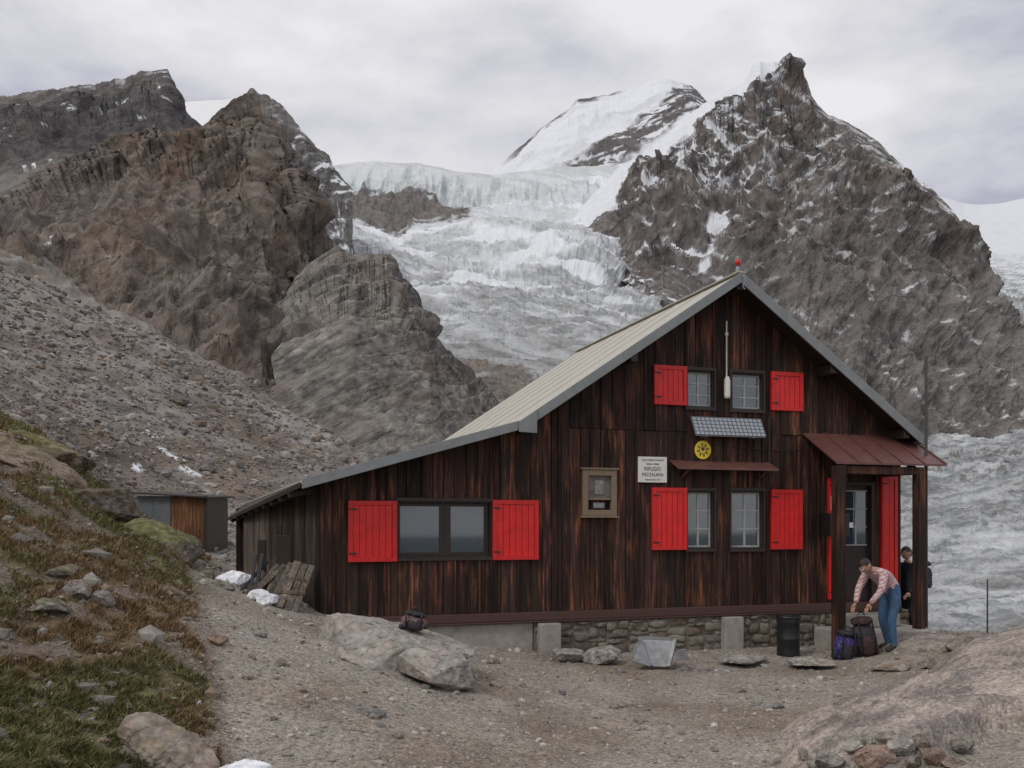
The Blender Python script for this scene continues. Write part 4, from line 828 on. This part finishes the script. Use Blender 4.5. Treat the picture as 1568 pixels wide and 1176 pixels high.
YP=13.75; gp=gz1(1350,YP)
backpack(W(1290,0,13.6)*np.array((1,1,0))+np.array((0,0,gz1(1290,13.6)-.02)),.46,.30,.24,m_purple,m_nylon,.15,0,3)
backpack(W(1326,0,13.6)*np.array((1,1,0))+np.array((0,0,gz1(1326,13.6)-.02)),.62,.34,.28,m_nylon,m_red2,-.12,0,9)
p=W(632,962,10.7); backpack((p[0],p[1],p[2]-.02),.22,.30,.22,m_pink,m_nylon,.2,0,14)

# ------------------------------------------------------------------ people
m_skin=simple('skin',(.42,.24,.17),.55,.08,20,.05,.001); m_hair=simple('dark_hair',(.02,.014,.011),.6,.4,60,.5,.004); m_jean=simple('blue_jeans',(.045,.10,.19),.8,.25,25,.3,.004); m_shoe=simple('boots',(.035,.028,.025),.7,.2,20,.2,.003); m_jacket=simple('dark_jacket',(.02,.021,.026),.7,.3,14,.3,.004)
mp,nt,b_=newmat('plaid_shirt'); tco=N(nt,'ShaderNodeTexCoord').outputs['Object']; sep=N(nt,'ShaderNodeSeparateXYZ'); nt.links.new(tco,sep.inputs[0])
def stripe(s,per,wd_): 
    a=math2(nt,'MULTIPLY',s,1/per); fr=N(nt,'ShaderNodeMath',operation='FRACT'); nt.links.new(a,fr.inputs[0]); return math2(nt,'LESS_THAN',fr.outputs[0],wd_)
xy=math2(nt,'ADD',sep.outputs[0],math2(nt,'MULTIPLY',sep.outputs[1],.8)); xz=math2(nt,'ADD',sep.outputs[2],math2(nt,'MULTIPLY',sep.outputs[0],.5))
c=mixc(nt,math2(nt,'MULTIPLY',stripe(xy,.05,.4),.5),(.62,.52,.52),(.42,.09,.10)); c=mixc(nt,math2(nt,'MULTIPLY',stripe(xz,.05,.4),.5),c,(.38,.07,.09)); nt.links.new(c,b_.inputs['Base Color']); b_.inputs['Roughness'].default_value=.85
def skin(name,J,E,R,root,mats,cls,parent,M,sub=2):
    ks=list(J); me=bpy.data.meshes.new(name+'_sk'); me.from_pydata([J[k] for k in ks],[(ks.index(a),ks.index(b)) for a,b in E],[])
    ob=bpy.data.objects.new(name+'_sk',me); sc.collection.objects.link(ob); md=ob.modifiers.new('s','SKIN'); md.use_smooth_shade=True
    dt=me.skin_vertices[0].data
    for i,k in enumerate(ks):
        r=R[k]; dt[i].radius=r if isinstance(r,tuple) else (r,r); dt[i].use_root=(k in root)
    ob.modifiers.new('u','SUBSURF').levels=sub; ob.modifiers['u'].render_levels=sub
    dg=bpy.context.evaluated_depsgraph_get(); dg.update(); m2=bpy.data.meshes.new_from_object(ob.evaluated_get(dg)); bpy.data.objects.remove(ob)
    m2.name=name; m2.materials.clear()
    for m in mats: m2.materials.append(m)
    pts=[(Vector(J[a]),Vector(J[b]),cls(a,b)) for a,b in E]
    for f in m2.polygons:
        f.use_smooth=True; c=f.center; best=None
        for a,b,k in pts:
            d=b-a; t=max(0,min(1,(c-a).dot(d)/max(d.length_squared,1e-9))); q=(c-a-d*t).length
            if best is None or q<best[0]: best=(q,k)
        f.material_index=best[1]
    o2=bpy.data.objects.new(name,m2); sc.collection.objects.link(o2); o2.parent=parent; return o2
def hand(name,w,fwd,down,side,parent,M):
    w=Vector(w);f=Vector(fwd).normalized();s=Vector(side).normalized(); d=Vector(down).normalized(); J={};E=[];R={};roots=[]
    J['p0']=w; J['p1']=w+f*.045; J['p2']=w+f*.085; E+=[('p0','p1'),('p1','p2')]; R['p0']=(.022,.026);R['p1']=(.016,.036);R['p2']=(.012,.036); roots.append('p0')
    for i,(o_,l) in enumerate(((-.03,.072),(-.01,.08),(.011,.075),(.03,.058))):
        a=w+f*.075+s*o_; J['f%da'%i]=a; J['f%db'%i]=a+f*l*.45+d*.006; J['f%dc'%i]=a+f*l*.7+d*l*.32; J['f%dd'%i]=a+f*l*.72+d*l*.62
        for x,y in ('ab','bc','cd'): E.append(('f%d%s'%(i,x),'f%d%s'%(i,y)))
        for x,r in zip('abcd',(.009,.0088,.008,.0065)): R['f%d%s'%(i,x)]=r
        roots.append('f%da'%i)
    a=w+f*.025-s*.026; J['ta']=a; J['tb']=a+f*.028-s*.028+d*.01; J['tc']=a+f*.055-s*.03+d*.03; E+=[('ta','tb'),('tb','tc')]; R['ta']=.011;R['tb']=.0095;R['tc']=.0075; roots.append('ta')
    return skin(name,J,E,R,roots,[m_skin],lambda a,b:0,parent,M,2)
def head(c,fwd,parent,hairm,cap=False):
    v=BV.copy(); f=v[:,0]; z=v[:,2]; s=np.array((.098,.076,.118)); r=np.ones(len(v))
    r*=1-.13*np.clip(-z,0,1)*(1-np.clip(f,0,1)*.4)
    v=v*r[:,None]
    def bmp(cx,cy,cz_,w,h): return h*np.exp(-(((v[:,0]-cx)/w)**2+((v[:,1]-cy)/w)**2+((v[:,2]-cz_)/w)**2))
    add=bmp(1.0,0,-.12,.14,.26)+bmp(.98,0,.02,.10,.12)-bmp(.92,.33,.06,.14,.10)-bmp(.92,-.33,.06,.14,.10)+bmp(.85,0,-.75,.25,.12)+bmp(.95,0,-.42,.13,.06)-bmp(.98,0,-.48,.06,.05)
    v[:,0]+=add; ear=bmp(-.02,1,-.02,.17,.20); v[:,1]+=ear; ear=bmp(-.02,-1,-.02,.17,.20); v[:,1]-=ear
    v=v*s; hair=(BV[:,2]>.50)|((BV[:,0]<-.05)&(BV[:,2]>-.45)&(np.abs(BV[:,1])<.95))|((BV[:,0]<.45)&(BV[:,2]>.25))
    v[hair]*=1.09
    fi=np.where(hair[BF].all(1),1,0)
    fw=Vector(fwd).normalized(); side=Vector((0,0,1)).cross(fw).normalized(); up=fw.cross(side); Mr=np.array([list(fw),list(side),list(up)]).T
    o=mk_mesh('head',v@Mr.T+np.array(c),BF,mats=[m_skin,hairm],midx=fi,parent=parent)
    for sgn in (-1,1):
        ec=np.array((.086,sgn*.030,.008))@Mr.T+np.array(c); blob('eye_%d'%sgn,ec,(.011,.011,.011),m_white,2,parent,0,0,0); blob('iris_%d'%sgn,ec+np.array(fw)*.007,(.006,.006,.006),m_hair,2,parent,0,0,0)
    return o
def body(parent,J,R,mats,cls):
    E=[('pel','sp'),('sp','ch'),('ch','nk'),('nk','hd')]
    for s in 'LR': E+=[('pel','hip'+s),('hip'+s,'kn'+s),('kn'+s,'an'+s),('an'+s,'toe'+s),('ch','sh'+s),('sh'+s,'el'+s),('el'+s,'wr'+s)]
    return skin('body',J,E,R,['pel'],mats,cls,parent,None)
RR={'pel':(.15,.13),'sp':(.145,.125),'ch':(.16,.135),'nk':.062,'hd':.058}
for s in 'LR': RR.update({'hip'+s:.105,'kn'+s:.070,'an'+s:.052,'toe'+s:(.045,.034),'sh'+s:.075,'el'+s:.056,'wr'+s:.038})
def cls1(a,b):
    k=a+b
    if 'toe' in k: return 2
    if 'kn' in k or k.startswith('pelhip'): return 1
    if 'hd' in k: return 3
    return 0
pe=empty('hiker',Matrix.Translation((float(W(1360,0,YP)[0]),YP,gp-.02))@Matrix.Rotation(math.radians(200),4,'Z'))
J={'pel':(-.07,0,.93),'sp':(.05,0,1.09),'ch':(.20,0,1.20),'nk':(.315,0,1.235),'hd':(.37,0,1.25),
'hipL':(-.05,.10,.86),'hipR':(-.05,-.10,.86),'knL':(.06,.13,.49),'knR':(-.0,-.12,.49),'anL':(.02,.14,.09),'anR':(-.12,-.12,.09),'toeL':(.19,.16,.045),'toeR':(.05,-.14,.045),
'shL':(.24,.18,1.18),'shR':(.24,-.18,1.18),'elL':(.33,.23,.94),'elR':(.36,-.22,.94),'wrL':(.46,.14,.74),'wrR':(.50,-.12,.73)}
body(pe,J,RR,[mp,m_jean,m_shoe,m_skin],cls1)
head((.43,0,1.29),(.75,.1,-.65),pe,m_hair)
hand('hand_left',J['wrL'],(.6,-.1,-.8),(-.3,0,-1),(0,-1,0),pe,None); hand('hand_right',J['wrR'],(.6,.1,-.8),(-.3,0,-1),(0,1,0),pe,None)
Y2=15.9; g2=2.05-(990-800)/1400*Y2
pe2=empty('hiker',Matrix.Translation((float(W(1392,0,Y2)[0]),Y2,g2))@Matrix.Rotation(math.radians(200),4,'Z'))
J2={'pel':(0,0,.93),'sp':(.0,0,1.1),'ch':(.02,0,1.30),'nk':(.03,0,1.46),'hd':(.05,0,1.53),
'hipL':(0,.10,.87),'hipR':(0,-.10,.87),'knL':(.03,.11,.49),'knR':(.0,-.11,.49),'anL':(.0,.12,.09),'anR':(-.05,-.12,.09),'toeL':(.17,.14,.045),'toeR':(.12,-.14,.045),
'shL':(.02,.18,1.40),'shR':(.02,-.18,1.40),'elL':(.0,.24,1.13),'elR':(.02,-.24,1.13),'wrL':(.17,.20,.95),'wrR':(.18,-.18,.95)}
body(pe2,J2,RR,[m_jacket,m_nylon,m_shoe,m_skin],cls1)
head((.06,0,1.62),(1,0,-.15),pe2,m_hair)
hand('hand_left',J2['wrL'],(.8,-.2,-.5),(-.3,0,-1),(0,-1,0),pe2,None); hand('hand_right',J2['wrR'],(.8,.2,-.5),(-.3,0,-1),(0,1,0),pe2,None)
bp=backpack((0,0,0),.5,.3,.24,m_nylon,m_nylon,0,0,21); bp.parent=pe2; bp.location=(-.30,0,1.0); bp.name='carried_backpack'
bp.rotation_euler=(0,0,math.radians(90))
print('done')
